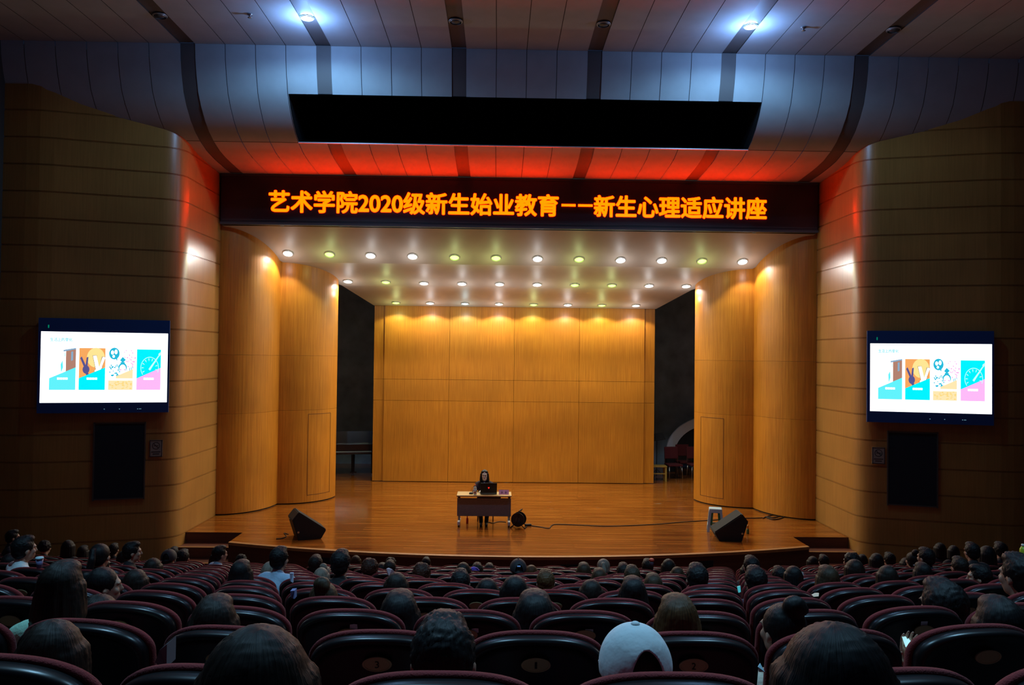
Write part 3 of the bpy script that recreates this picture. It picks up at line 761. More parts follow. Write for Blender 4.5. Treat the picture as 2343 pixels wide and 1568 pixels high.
# bottle, name card, table microphone
bx = aty(1087, 1128, 17.52).x
t = thing('water_bottle', 'clear plastic water bottle with red cap and printed label on the desk', 'bottle', (bx, 17.52, DZ))
CLEAR = mat('clear_plastic', (.72, .76, .80), .25, trans=.55)
bm = BM(); lathe(bm, [(.030, 0), (.033, .008), (.033, .06), (.031, .075), (.033, .09), (.033, .145), (.026, .175), (.014, .195), (.013, .205)], seg=20); obj('body', bm, CLEAR, t, smooth=True)
bm = BM(); lathe(bm, [(.0335, .060), (.0335, .125)], seg=20); obj('label_band', bm, mat('label_white', (.6, .62, .7), .5), t, smooth=True)
bm = BM(); lathe(bm, [(.034, .035), (.034, .058)], seg=20); obj('label_band', bm, mat('label_red', (.45, .05, .06), .5), t, smooth=True)
bm = BM(); lathe(bm, [(.016, .203), (.016, .224), (.014, .226)], seg=18); obj('cap', bm, mat('cap_red', (.75, .08, .03), .4), t, smooth=True)
nx = aty(1153, 1127, 17.62).x
t = thing('name_card', 'pink folded name card with two dark characters beside the laptop', 'card', (nx, 17.62, DZ), R(-2))
PINK = mat('pink_card', (.75, .38, .68), .7)
bm = BM(); extr(bm, [(-.112, -.045, 0), (-.112, 0, .10), (-.112, .045, 0), (-.112, .042, 0), (-.112, 0, .095), (-.112, -.042, 0)], (.224, 0, 0)); obj('card', bm, PINK, t)
bm = BM()
sl = Vector((0, .045, .10)).normalized(); nn = Vector((0, -.10, .045)).normalized(); rr = Matrix((Vector((1, 0, 0)), -nn, sl)).transposed()
for cx_ in (-.045, .04):
    for (dx, dz, w_, h_, a) in ((0, .012, .034, .005, 0), (0, -.008, .034, .005, 0), (-.006, 0, .005, .042, 0), (.010, -.004, .005, .03, 20), (-.002, -.018, .03, .004, -25)):
        box(bm, Vector((cx_+dx, -.045, 0))+sl*(.052+dz)+nn*.001, (w_, .001, h_), rr @ Matrix.Rotation(R(a), 3, 'Y'))
obj('characters', bm, mat('card_ink', (.07, .02, .07), .7), t)
mx = aty(1078, 1127, 17.64).x
t = thing('table_microphone', 'black gooseneck table microphone left of the water bottle', 'microphone', (mx, 17.64, DZ))
bm = BM(); box(bm, (0, 0, .014), (.085, .12, .026), bev=.008); obj('base', bm, BLACK, t)
bm = BM(); tube(bm, smooth_path([(0, .03, .025), (.0, .04, .07), (.02, .06, .12), (.06, .10, .155)]), .004, 8); obj('gooseneck', bm, METALD, t, smooth=True)
bm = BM(); cyl(bm, (.055, .095, .152), (.095, .135, .178), .009, .012, 12); obj('capsule', bm, BLACK, t, smooth=True)
# stool the lecturer sits on
t = thing('wooden_stool', 'pale wooden stool behind the desk under the seated lecturer', 'stool', (-.75, 18.16, 0))
STW = wood('stool_wood', (.60, .44, .20), (.70, .52, .26), .5, (2, 20, 20))
bm = BM(); box(bm, (0, 0, .435), (.40, .32, .03), bev=.008); obj('seat', bm, STW, t)
for sx in (-1, 1):
    for sy in (-1, 1):
        bm = BM(); box(bm, (sx*.175, sy*.135, .21), (.026, .026, .42), bev=.004); obj('leg', bm, mat('stool_leg', (.10, .07, .04), .5), t)
bm = BM(); box(bm, (0, -.135, .36), (.33, .02, .03)); box(bm, (0, .135, .36), (.33, .02, .03)); obj('rail', bm, STW, t)
# red bottle standing under the desk
p = atz(1069, 1198, 0)
t = thing('red_bottle', 'small red bottle standing on the floor under the desk', 'bottle', p)
bm = BM(); lathe(bm, [(.026, 0), (.028, .01), (.028, .10), (.012, .135), (.012, .15)], seg=16); obj('body', bm, mat('red_drink', (.55, .05, .03), .3), t, smooth=True)
bm = BM(); lathe(bm, [(.014, .148), (.014, .168)], seg=14); obj('cap', bm, mat('cap_red', (.75, .08, .03), .4), t)
# cable reel
p = atz(1183.5, 1207, 0); p.z = 0; p.x += .03; p.y -= .02
t = thing('cable_reel', 'black cable drum on a stand beside the right desk leg', 'cable reel', p, R(-18))
RC = .155
bm = BM()
for y in (-.075, .075):
    cyl(bm, (0, y-.006, RC+.03), (0, y+.006, RC+.03), RC, seg=32)
obj('flange', bm, mat('reel_black', (.014, .014, .016), .45), t)
bm = BM(); cyl(bm, (0, -.069, RC+.03), (0, .069, RC+.03), .115, seg=28); obj('wound_cable', bm, mat('cable_rubber', (.01, .01, .01), .6, bump=(60, .6, (.2, 8, .2))), t, smooth=True)
bm = BM(); cyl(bm, (0, -.095, RC+.03), (0, -.080, RC+.03), .055, seg=24); obj('hub', bm, mat('reel_grey', (.05, .05, .055), .4), t)
bm = BM()
for y in (-.10, .10):
    tube(bm, smooth_path([(-.16, y, .012), (-.10, y, .06), (0, y, RC+.03), (.02, y, 2*RC+.05)], 5), .010, 8)
    tube(bm, [(.16, y, .012), (.08, y, .09), (0, y, RC+.03)], .010, 8)
tube(bm, [(-.16, -.11, .012), (-.16, .11, .012)], .011, 8); tube(bm, [(.16, -.11, .012), (.16, .11, .012)], .011, 8)
obj('stand', bm, mat('reel_stand', (.03, .03, .032), .4, metal=.5), t, smooth=True)
bm = BM(); tube(bm, smooth_path([(.02, -.10, 2*RC+.05), (.05, -.09, 2*RC+.085), (.05, .09, 2*RC+.085), (.02, .10, 2*RC+.05)]), .012, 8); obj('handle', bm, METALD, t, smooth=True)
p = atz(1208, 1204, 0); p.z = 0
t = thing('power_strip', 'dark power strip on the stage floor just right of the cable drum', 'power strip', p, R(8))
bm = BM(); box(bm, (0, 0, .024), (.15, .055, .044), bev=.008); obj('body', bm, mat('strip_black', (.02, .02, .022), .5), t)
bm = BM()
for x in (-.045, 0, .045): cyl(bm, (x, 0, .045), (x, 0, .0475), .015, seg=14)
obj('sockets', bm, BLACK, t)
CAB = mat('floor_cable', (.02, .014, .01), .6)
def cable(name, pix, label, r=.009, z=None):
    pts = [Vector((q.x, q.y, r)) for q in (atz(px, py, 0) for px, py in pix)]
    bm = BM(); tube(bm, smooth_path(pts, 6), r, 8); o = obj(name, bm, CAB, smooth=True); tag(o, label, 'cable'); return o
cable('floor_cable', [(1216, 1204), (1236, 1207), (1256, 1210), (1262, 1204), (1275, 1201), (1330, 1203), (1400, 1205), (1500, 1201), (1560, 1196), (1620, 1192), (1680, 1188), (1745, 1186)], 'thin black cable running along the stage from the power strip to the right column')
cable('coiled_cable', [(1746, 1187), (1762, 1181), (1774, 1178), (1786, 1181), (1770, 1186), (1752, 1184), (1768, 1190), (1785, 1188), (1796, 1184), (1806, 1184), (1815, 1187)], 'loose coil of dark cable at the foot of the right columns', .012)
cable('desk_cable', [(1158, 1196), (1150, 1195), (1140, 1195), (1128, 1198), (1118, 1196), (1112, 1199)], 'dark cable trailing on the floor beneath the desk', .008)
cable('speaker_cable', [(660, 1224), (650, 1221), (655, 1228), (645, 1233), (632, 1234)], 'short black cable lead lying left of the left floor monitor', .008)
# floor monitors
def monitor(loc, rz, label, mir):
    t = thing('floor_monitor', label, 'speaker', loc, rz, 'wedge monitors on the stage')
    prof = [(.10, 0), (.56, .0), (.69, .42), (.57, .57), (.0, .17)]
    off = .35; W2 = .27
    P = [(mir*(x-off), -W2, z) for x, z in prof]
    bm = BM(); extr(bm, P, (0, 2*W2, 0)); bmesh.ops.bevel(bm, geom=bm.edges[:], offset=.008, segments=2, affect='EDGES'); obj('cabinet', bm, SPK, t)
    a, b = Vector((mir*(.57-off), 0, .57)), Vector((mir*(.0-off), 0, .17)); d = (b-a).normalized(); n = Vector((-d.z, 0, d.x)); n = n if n.z > 0 else -n
    bm = BM(); box(bm, (a+b)/2+n*.008, ((a-b).length-.03, 2*W2-.03, .014), Matrix((d, Vector((0, 1, 0)), d.cross(Vector((0, 1, 0))))).transposed(), bev=.004); obj('grille', bm, mat('monitor_grille', (.014, .014, .014), .8, bump=(260, .5, (1, 1, 1))), t)
    bm = BM(); q = Vector((mir*(.60-off), -W2-.001, .22)); cyl(bm, q-Vector((.035*mir, 0, .05)), q-Vector((.035*mir, .012, .05)), .02, seg=14); obj('socket', bm, STEEL, t)
    bm = BM(); tube(bm, [(mir*(.655-off), -.08, .40), (mir*(.695-off), -.07, .40), (mir*(.695-off), .07, .40), (mir*(.655-off), .08, .40)], .010, 8); obj('handle', bm, METALD, t, smooth=True)
    return t
p = atz(1677, 1240, 0); monitor((p.x, p.y+.28, 0), R(-5), 'black wedge floor monitor on the right of the stage beside the plastic stool', 1)
p = atz(693, 1237, 0); monitor((p.x, p.y+.30, 0), R(24), 'black wedge floor monitor standing alone on the left of the stage', -1)
# plastic stools, one nested in another
def pstool(loc, m, label, zoff=0.0, sc=1.0):
    t = thing('plastic_stool', label, 'stool', loc, R(-14))
    H = .50*sc; a, b = .135*sc, .185*sc
    bm = BM(); box(bm, (0, 0, H-.012+zoff), (2*a, 2*a, .03), bev=.012); obj('seat', bm, m, t)
    for sx in (-1, 1):
        for sy in (-1, 1):
            bm = BM(); T = [(sx*(a-.05), sy*a, H+zoff-.02), (sx*a, sy*a, H+zoff-.02), (sx*a, sy*(a-.05), H+zoff-.02), (sx*(a-.012), sy*(a-.05), H+zoff-.02), (sx*(a-.012), sy*(a-.012), H+zoff-.02), (sx*(a-.05), sy*(a-.012), H+zoff-.02)]
            Bt = [(sx*(b-.055), sy*b, zoff), (sx*b, sy*b, zoff), (sx*b, sy*(b-.055), zoff), (sx*(b-.012), sy*(b-.055), zoff), (sx*(b-.012), sy*(b-.012), zoff), (sx*(b-.055), sy*(b-.012), zoff)]
            A = [bm.verts.new(v) for v in T]; Bv = [bm.verts.new(v) for v in Bt]
            for i in range(6): bm.faces.new((A[i], A[(i+1) % 6], Bv[(i+1) % 6], Bv[i]))
            bm.faces.new(A); bm.faces.new(Bv[::-1]); obj('leg', bm, m, t)
    for s in (-1, 1):
        for zz, hh in ((H-.05, .07), (.13, .045)):
            ww = a+(b-a)*(1-zz/H)
            bm = BM(); box(bm, (0, s*(ww-.006), zz+zoff), (2*ww-.03, .010, hh)); obj('rail', bm, m, t)
            bm = BM(); box(bm, (s*(ww-.006), 0, zz+zoff), (.010, 2*ww-.03, hh)); obj('rail', bm, m, t)
    return t
p = atz(1640, 1220, 0)
SP = Vector((p.x+.03, p.y+.22, 0))
pst = pstool(SP, mat('stool_blue_white', (.50, .68, .74), .4), 'pale blue-white plastic stool with green inside standing behind the right floor monitor')
bm = BM()
for sx in (-1, 1):
    for sy in (-1, 1):
        for ux, uy in ((1, 0), (0, 1)):
            top_ = [Vector((sx*(.118-.075*ux*k), sy*(.118-.075*uy*k), .46)) for k in (0, 1)]; bot_ = [Vector((sx*(.150-.075*ux*k), sy*(.150-.075*uy*k), .10)) for k in (1, 0)]
            extr(bm, top_+bot_, (-.004*sx*uy, -.004*sy*ux, 0))
tag(obj('inner_legs', bm, mat('stool_green', (.06, .24, .09), .45), pst), 'green legs of the stool nested inside')
p = atz(1709, 1224, 0)
t = thing('orange_bottle', 'small orange and green bottle half hidden behind the right floor monitor', 'bottle', (p.x+.05, p.y+.10, 0))
bm = BM(); lathe(bm, [(.028, 0), (.03, .01), (.03, .09), (.02, .11)], seg=14); obj('body', bm, mat('bottle_green', (.10, .16, .04), .4), t, smooth=True)
bm = BM(); lathe(bm, [(.02, .108), (.022, .17), (.012, .19)], seg=14); obj('cap', bm, mat('bottle_orange', (.70, .22, .02), .4), t, smooth=True)

# ================================================================== WINGS
def wing_chair(px, py, Y, label):
    z = 0; c = atz(px, py, 0); c = aty(px, py, Y); 
    t = thing('red_chair', label, 'chair', (c.x, Y, 0), R(8), 'red chairs in the right wing')
    CL = mat('wing_red_cloth', (.10, .010, .018), .85)
    bm = BM(); box(bm, (0, 0, .45), (.46, .44, .06), bev=.02); obj('seat', bm, CL, t)
    bm = BM(); box(bm, (0, .22, .80), (.45, .05, .38), Matrix.Rotation(R(-8), 3, 'X'), bev=.02); obj('backrest', bm, CL, t)
    for sx in (-1, 1):
        for sy in (-1, 1):
            bm = BM(); tube(bm, [(sx*.20, sy*.18, .43), (sx*.22, sy*.22, 0)], .011, 8); obj('leg', bm, STEEL, t, smooth=True)
        bm = BM(); tube(bm, [(sx*.21, .2, .43), (sx*.215, .25, .95)], .011, 8); obj('back_post', bm, STEEL, t, smooth=True)
for i, (px, Y, lab) in enumerate(((1541, 24.6, 'dark red chair nearest the yellow bench in the right wing'), (1566, 25.3, 'dark red chair at the middle of the group in the right wing'), (1592, 24.7, 'dark red chair closest to the right column in the wing'))): wing_chair(px, 1098, Y, lab)
c = aty(1508, 1100, 24.2)
t = thing('yellow_bench', 'yellow wooden bench end just right of the back wall', 'bench', (c.x-.1, 24.2, 0))
YW = wood('yellow_wood', (.42, .27, .05), (.52, .34, .08), .5, (20, 20, 2))
bm = BM(); box(bm, (0, 0, .46), (.62, .34, .04), bev=.005); obj('seat', bm, YW, t)
for sx in (-1, 1):
    for sy in (-1, 1):
        bm = BM(); box(bm, (sx*.28, sy*.13, .22), (.05, .05, .44)); obj('leg', bm, YW, t)
bm = BM(); box(bm, (0, -.13, .24), (.52, .02, .03)); obj('rail', bm, YW, t)
c = aty(1505, 1095, 25.0)
t = thing('music_stand', 'black music stand with a tilted tray in the right wing', 'music stand', (c.x-.04, 25.0, 0))
bm = BM(); tube(bm, [(0, 0, .02), (0, 0, 1.18)], .012, 8); obj('pole', bm, BLACK, t)
bm = BM(); box(bm, (0, -.03, 1.28), (.5, .012, .26), Matrix.Rotation(R(-35), 3, 'X') @ Matrix.Rotation(R(-10), 3, 'Y')); obj('tray', bm, BLACK, t)
for a in (0, 120, 240):
    bm = BM(); tube(bm, [(0, 0, .25), (.26*math.cos(R(a)), .26*math.sin(R(a)), .01)], .009, 8); obj('leg', bm, BLACK, t)
# pale arch prop
c = aty(1612, 1050, 26.2)
t = thing('arch_prop', 'large pale curved arch prop with dark centre in the right wing', 'prop', (c.x+.32, 26.2, 0))
bm = BM(); n = 28; r1, r0 = 1.62, 1.32
ou = [(r1*math.cos(PI*i/n), 0, .62+r1*.78*math.sin(PI*i/n)) for i in range(n+1)]; inn = [(r0*math.cos(PI*i/n), 0, .62+r0*.74*math.sin(PI*i/n)) for i in range(n+1)]
for i in range(n):
    extr(bm, [ou[i], ou[i+1], inn[i+1], inn[i]], (0, .12, 0))
bmesh.ops.remove_doubles(bm, verts=bm.verts[:], dist=.001)
obj('rim', bm, mat('arch_grey', (.62, .64, .70), .7), t)
bm = BM(); extr(bm, [(x, .04, z) for _, (x, _, z) in enumerate(inn)], (0, .03, 0)); obj('infill', bm, BLACK, t)
for sx in (-1, 1):
    bm = BM(); box(bm, (sx*1.47, .06, .31), (.28, .3, .62)); obj('foot', bm, BLACK, t)
# piano and desk in the left wing
c = aty(800, 1095, 24.6)
t = thing('piano', 'dark piano half hidden in the gap left of the back wall', 'piano', (c.x+.05, 24.9, 0), R(12))
PBL = mat('piano_black', (.012, .012, .014), .22, spec=.6)
bm = BM(); box(bm, (0, .1, .82), (1.35, .5, .34), bev=.02); obj('body', bm, PBL, t)
bm = BM(); box(bm, (0, .12, 1.16), (1.3, .05, .42), Matrix.Rotation(R(-18), 3, 'X'), bev=.01); obj('lid', bm, PBL, t)
bm = BM(); box(bm, (0, -.22, .72), (1.2, .2, .05), bev=.01); kb = obj('keyboard', bm, PBL, t)
bm = BM(); box(bm, (0, -.23, .75), (1.1, .13, .012)); obj('keys', bm, mat('ivory', (.5, .5, .45), .4), kb)
for x, y in ((-.6, -.2), (.6, -.2), (0, .28)):
    bm = BM(); cyl(bm, (x, y, .06), (x, y, .66), .05, .06, 12); lg = obj('leg', bm, PBL, t)
    bm = BM(); cyl(bm, (x-.02, y, .03), (x+.02, y, .03), .03, seg=12); obj('caster', bm, STEEL, lg)
bm = BM(); tube(bm, [(0, -.1, .66), (0, -.1, .12)], .03, 8); box(bm, (0, -.14, .1), (.2, .1, .04)); obj('pedal_lyre', bm, PBL, t)

# ================================================================== SEATS
def outline(hw, z0, z1, rad, arch, n=8, taper=.0):
    """front outline of a seat back: straight sides, round top corners, gently arched top"""
    pts = [(-hw+taper, z0), (-hw+taper*.4, z0+(z1-z0)*.45)]
    N_ = 30; hh = rad+arch
    for i in range(N_+1):
        t = PI*(1-i/N_); c_, s_ = math.cos(t), math.sin(t)
        u = math.copysign(abs(c_)**(2/2.5), c_); v = abs(s_)**(2/2.2)
        pts.append((hw*u, z1-hh+hh*v))
    pts += [(hw-taper*.4, z0+(z1-z0)*.45), (hw-taper, z0)]
    return pts
def inset(pts, d, cz=.75):
    xs = [p[0] for p in pts]; hw = max(xs); zt = max(p[1] for p in pts); zb = min(p[1] for p in pts)
    return [(x*(hw-d)/hw, (z-(zt+zb)/2)*((zt-zb)/2-d)/((zt-zb)/2)+(zt+zb)/2) for x, z in pts]
LEAN = math.tan(R(9))
def slab(pts, loops, hw, bow):
    bm = BM(); rings = []
    for y, d in loops:
        q = inset(pts, d)
        rings.append([bm.verts.new((x, y-(z-.42)*LEAN-bow*(1-(x/hw)**2), z)) for x, z in q])
    n = len(pts)
    for a_, b_ in zip(rings, rings[1:]):
        for i in range(n): bm.faces.new((a_[i], a_[(i+1) % n], b_[(i+1) % n], b_[i]))
    bm.faces.new(rings[0]); bm.faces.new(rings[-1][::-1])
    return bm
def make_seat(full=True):
    t = empty('theatre_seat')
    o1 = outline(.238, .36, SEATH-.010, .080, .032, taper=.02)
    obj('back_shell', slab(o1, [(.035, .004), (.030, 0), (-.002, 0), (-.012, .002), (-.018, .006), (-.022, .013), (-.022, .020), (-.017, .026), (-.012, .032), (-.010, .045), (-.010, .085), (-.010, .13), (-.010, .18), (-.010, .215)], .238, .030), SHELLM, t, smooth=True)
    o2 = outline(.250, .40, SEATH, .085, .032, taper=.01)
    obj('back_cushion', slab(o2, [(.022, .02), (.024, .004), (.030, 0), (.046, .001), (.062, .010), (.075, .030), (.085, .07), (.090, .10), (.092, .15), (.092, .21)], .25, .028), VELVET, t, smooth=True)
    bm = BM(); box(bm, (0, .30, .415), (.46, .44, .11), Matrix.Rotation(R(4), 3, 'X'), bev=.035); obj('seat_cushion', bm, VELVET, t, smooth=True)
    if full:
        for sx in (-1, 1):
            bm = BM(); box(bm, (sx*.2675, .14, .30), (.030, .12, .60), bev=.006); box(bm, (sx*.2675, .16, .01), (.034, .22, .02)); obj('stanchion', bm, METALD, t)
            bm = BM(); box(bm, (sx*.2675, .20, .615), (.045, .30, .032), bev=.012); obj('armrest', bm, mat('armrest_wood', (.05, .022, .012), .4), t)
        bm = BM(); q = Matrix.Rotation(R(9), 3, 'X')
        n_ = 24; zc = SEATH-.100; yc = -.024-(zc-.42)*LEAN-.030
        A = []
        for r_, dy in ((1, .004), (1, -.002), (.86, -.003), (.84, -.0015)):
            A.append([bm.verts.new((.050*r_*math.cos(2*PI*i/n_), yc+dy-.026*r_*math.sin(2*PI*i/n_)*LEAN, zc+.026*r_*math.sin(2*PI*i/n_))) for i in range(n_)])
        for a_, b_ in zip(A, A[1:]):
            for i in range(n_): bm.faces.new((a_[i], a_[(i+1) % n_], b_[(i+1) % n_], b_[i]))
        bm.faces.new(A[-1])
        obj('number_plate', bm, BRASS, t)
    else:
        bm = BM()
        for sx in (-1, 1): box(bm, (sx*.262, .14, .31), (.03, .26, .62))
        obj('side_frame', bm, METALD, t)
    return t
seat_full = make_seat(True); seat_far = make_seat(False)
used = {True: False, False: False}
SEATS = {}          # k -> list of [x, y, yaw, obj]
def seat_spots(k):
    out = []; n = 2+max(k, -1) if k >= 0 else 1
    hn = n*PITCH/2
    for i in range(n): out.append((AX-hn+(i+.5)*PITCH, ROW0+ROWP*k, 0.0))
    for s in (-1, 1):
        j = 0
        while j < 24:
            d = (j+.5)*PITCH; x = AX+s*(hn+d*math.cos(R(6.5))); y = ROW0+ROWP*k+d*math.sin(R(6.5))
            if abs(x) > HALL-1.2: break
            out.append((x, y, s*R(6.5))); j += 1
    return sorted(out)
NROW = 13
place = []
for k in range(0, NROW):
    row = []
    for x, y, a in seat_spots(k):
        px, py = proj(Vector((x, y, seat_top(k))))
        hwp = .25*FPX/y
        if px+hwp < 2 or px-hwp > IW-2 or py > IH+10: continue
        row.append((x, y, a))
    place.append((k, row))
for k in (-1,):      # the two seats under the nearest listeners
    place.append((k, [(-.90, .88, 0.0), (.06, .88, 0.0)]))
RN = {-1: 'nearest'}
def rowname(k): return 'nearest row' if k == -1 else ordw(k+2)+' row from the camera'
for k, row in place:
    n = len(row)
    for i, (x, y, a) in enumerate(row):
        full = k <= 4
        src = seat_full if full else seat_far
        if not used[full]: o = src; used[full] = True
        else: o = copy_tree(src)
        o.location = (x-.12*math.sin(a), y+.12, floor_z(k)); o.rotation_euler = (0, 0, a)
        if i < n/2: pos = '%s seat from the left edge' % ordw(i+1)
        else: pos = '%s seat from the right edge' % ordw(n-i)
        tag(o, 'dark-backed red seat, %s, %s' % (rowname(k), pos), 'seat', 'theatre seats in '+rowname(k))
        SEATS.setdefault(k, []).append([x, y, a, o])
def nearest_seat(k, px, py=None):
    best = None
    for e in SEATS[k]:
        q, _ = proj(Vector((e[0], e[1], seat_top(k)-.1)))
        if best is None or abs(q-px) < best[0]: best = (abs(q-px), e)
    return best[1]
# engraved numbers on the three plates of the second row that can be read
for px, ch in ((872, '3'), (1236, '1'), (1591, '2')):
    e = nearest_seat(1, px); o = e[3]
    pl_ = [c for c in o.children if c.name.startswith('number_plate')][0]
    zc = SEATH-.100; yc = -.024-(zc-.42)*LEAN-.030
    me = fit_text(ch, Vector((0, yc-.0032, zc)), Vector((1, 0, 0)), Vector((0, -LEAN, 1)).normalized(), -.007 if ch != '1' else -.004, .007 if ch != '1' else .004, -.012, .012)
    obj('numeral', me, INK, pl_)
# pale paper stickers on some seat backs
for k, px, py, w_, h_, lab in ((2, 811, 1431, .036, .026, 'torn paper sticker'), (2, 1087, 1440, .034, .022, 'torn paper sticker'), (2, 1347, 1443, .036, .025, 'square paper sticker'), (3, 1104, 1376, .030, .020, 'small paper sticker'), (2, 2108, 1425, .034, .026, 'square paper sticker')):
    e = nearest_seat(k, px); o = e[3]; bm = BM()
    dx = max(-.17, min(.17, atplane(px, py, Vector((e[0], e[1], 0)), Vector((0, 1, 0))).x-e[0])); zz = atplane(px, py, Vector((e[0], e[1], 0)), Vector((0, 1, 0))).z-floor_z(k)
    zz = max(.8, min(SEATH-.05, zz)); yy = -.013-(zz-.42)*LEAN-.030*(1-(dx/.238)**2)
    P_ = [(-1, -1), (.2, -.9), (.4, -1.2), (1, -.8), (.9, .9), (.1, 1), (-.9, .8)] if 'torn' in lab else [(-1, -1), (1, -1), (1, 1), (-1, 1)]
    bm.faces.new([bm.verts.new((dx+u*w_/2, yy-.002-v*h_/2*LEAN, zz+v*h_/2)) for u, v in P_]); tag(obj('paper_sticker', bm, PAPER, o), 'pale '+lab)

# ================================================================== PEOPLE
def ball(bm, c, r, sub=2, rot=None):
    q = bmesh.ops.create_icosphere(bm, subdivisions=sub, radius=1.0)
    for v in q['verts']:
        p = Vector((v.co.x*r[0], v.co.y*r[1], v.co.z*r[2]))
        if rot is not None: p = rot @ p
        v.co = p+Vector(c)
def caps(bm, p0, p1, r0, r1=None):
    r1 = r0 if r1 is None else r1
    b2 = bmesh.new(); ball(b2, p0, (r0,)*3, 1 if r0 < .02 else 2); ball(b2, p1, (r1,)*3, 1 if r1 < .02 else 2)
    r_ = bmesh.ops.convex_hull(b2, input=b2.verts[:])
    bmesh.ops.delete(b2, geom=[g for g in set(r_['geom_interior']+r_['geom_unused']) if isinstance(g, bmesh.types.BMVert)], context='VERTS')
    tmp = bpy.data.meshes.new('tmp'); b2.to_mesh(tmp); b2.free(); bm.from_mesh(tmp); bpy.data.meshes.remove(tmp)
def fuse(bm, name, voxel, sm=4):
    """one continuous skin over all the pieces"""
    me = bpy.data.meshes.new(name); bm.to_mesh(me); bm.free()
    o = bpy.data.objects.new(name, me); COL.objects.link(o)
    md = o.modifiers.new('r', 'REMESH'); md.mode = 'VOXEL'; md.voxel_size = voxel
    if sm: m2 = o.modifiers.new('s', 'SMOOTH'); m2.iterations = sm; m2.factor = .5
    dg = bpy.context.evaluated_depsgraph_get(); dg.update()
    out = bpy.data.meshes.new_from_object(o.evaluated_get(dg)); out.name = name
    bpy.data.objects.remove(o); bpy.data.meshes.remove(me)
    out.polygons.foreach_set('use_smooth', [True]*len(out.polygons))
    return out
def V3(*a): return Vector(a)
HEADZ = 1.095       # head centre of a seated listener above the floor
def head_prims(bm, c, face=True):
    c = Vector(c)
    ball(bm, c+V3(0, -.008, .022), (.074, .092, .092), 3)
    ball(bm, c+V3(0, .018, -.045), (.056, .068, .072), 3)
    ball(bm, c+V3(0, .045, -.085), (.032, .035, .026), 2)         # chin
    caps(bm, c+V3(0, .090, .012), c+V3(0, .106, -.026), .008, .013)   # nose
    ball(bm, c+V3(0, .078, .026), (.055, .018, .014), 2)           # brow
    ball(bm, c+V3(0, .082, -.058), (.024, .012, .009), 2)          # lips
    for s in (-1, 1):
        ball(bm, c+V3(s*.035, .062, -.022), (.023, .026, .024), 2)     # cheeks
        ball(bm, c+V3(s*.081, -.004, -.012), (.010, .019, .029), 2, Matrix.Rotation(R(-12), 3, 'X') @ Matrix.Rotation(R(s*18), 3, 'Z'))  # ears
    caps(bm, c+V3(0, -.020, -.06), c+V3(0, -.035, -.165), .052, .058)
def hand(bm, wr, d, pn, s, curl=.6, sc=1.0):
    """palm, four unequal curled fingers and a thumb from the side of the palm"""
    d = d.normalized(); pn = (pn-d*pn.dot(d)).normalized(); sd = d.cross(pn)*s
    for u in (-.028, -.009, .009, .028): caps(bm, wr+sd*u*.7*sc, wr+d*.085*sc+sd*u*sc, .013*sc, .0115*sc)
    for u, L_ in ((-.030, .058), (-.010, .074), (.010, .080), (.030, .070)):
        p = wr+d*.090*sc+sd*u*sc; a = 0.0; r_ = .0090*sc
        for f in (.45, .32, .25):
            a += curl*.75; q = p+(d*math.cos(a)+pn*math.sin(a))*L_*f*1.15*sc; caps(bm, p, q, r_, r_*.88); p = q; r_ *= .88
    p = wr+sd*.026*sc+d*.020*sc; q = p+(sd*.75+d*.55+pn*.35).normalized()*.038*sc; r2 = q+(d*.85+pn*.45+sd*.1).normalized()*.030*sc; r3 = r2+(d*.8+pn*.6-sd*.2).normalized()*.024*sc
    caps(bm, p, q, .0135*sc, .011*sc); caps(bm, q, r2, .0105*sc, .0095*sc); caps(bm, r2, r3, .0095*sc, .008*sc)
def body_mesh(pose, vox=.010):
    bm = BM(); H = V3(0, .20, HEADZ)
    head_prims(bm, H)
    torso(bm, 0.0)
    sh = V3(.165, .155, .895)
    for s in (-1, 1):
        S = V3(s*sh.x, sh.y, sh.z)
        if pose == 'lap': E_ = V3(s*.215, .20, .645); Wp = V3(s*.13, .42, .605); d = V3(-s*.35, 1, -.1); pn = V3(0, -.1, -1)
        else: E_ = V3(s*.205, .22, .645); Wp = V3(s*.055, .43, .70); d = V3(-s*.3, .75, .55); pn = V3(-s*.6, -.6, .4)
        caps(bm, S, E_, .052, .041); caps(bm, E_, Wp, .040, .027); hand(bm, Wp, d, pn, -s, .55)
        legs(bm, s, 0.0)
    return fuse(bm, 'body', vox, 4)
def torso(bm, g):
    ball(bm, V3(0, .165, .545), (.165+g, .125+g, .11+g), 3); ball(bm, V3(0, .155, .68), (.145+g, .105+g, .14+g), 3); ball(bm, V3(0, .155, .815), (.165+g, .110+g, .125+g), 3)
    caps(bm, V3(-.125, .155, .905), V3(.125, .155, .905), .060+g)
    caps(bm, V3(0, .16, .90), V3(0, .165, .985), .072+g, .052+g*.4)
def legs(bm, s, g):
    hp = V3(s*.085, .19, .505); kn = V3(s*.105, .60, .50); an = V3(s*.105, .58, .09)
    caps(bm, hp, kn, .080+g, .056+g); caps(bm, kn, an, .054+g, .036+g)
    if g == 0:
        caps(bm, an+V3(0, -.03, -.05), an+V3(0, .16, -.06), .034, .026)
def shirt_mesh(pose):
    bm = BM(); torso(bm, .012)
    for s in (-1, 1):
        S = V3(s*.165, .155, .895)
        E_ = V3(s*.215, .20, .645) if pose == 'lap' else V3(s*.205, .22, .645)
        Wp = V3(s*.13, .42, .605) if pose == 'lap' else V3(s*.055, .43, .70)
        caps(bm, S, E_, .064, .054); caps(bm, E_, E_+(Wp-E_)*.82, .053, .040)
    return fuse(bm, 'shirt', .014, 5)
def pants_mesh():
    bm = BM(); ball(bm, V3(0, .165, .535), (.172, .135, .10), 3)
    for s in (-1, 1): legs(bm, s, .012)
    return fuse(bm, 'trousers', .016, 4)
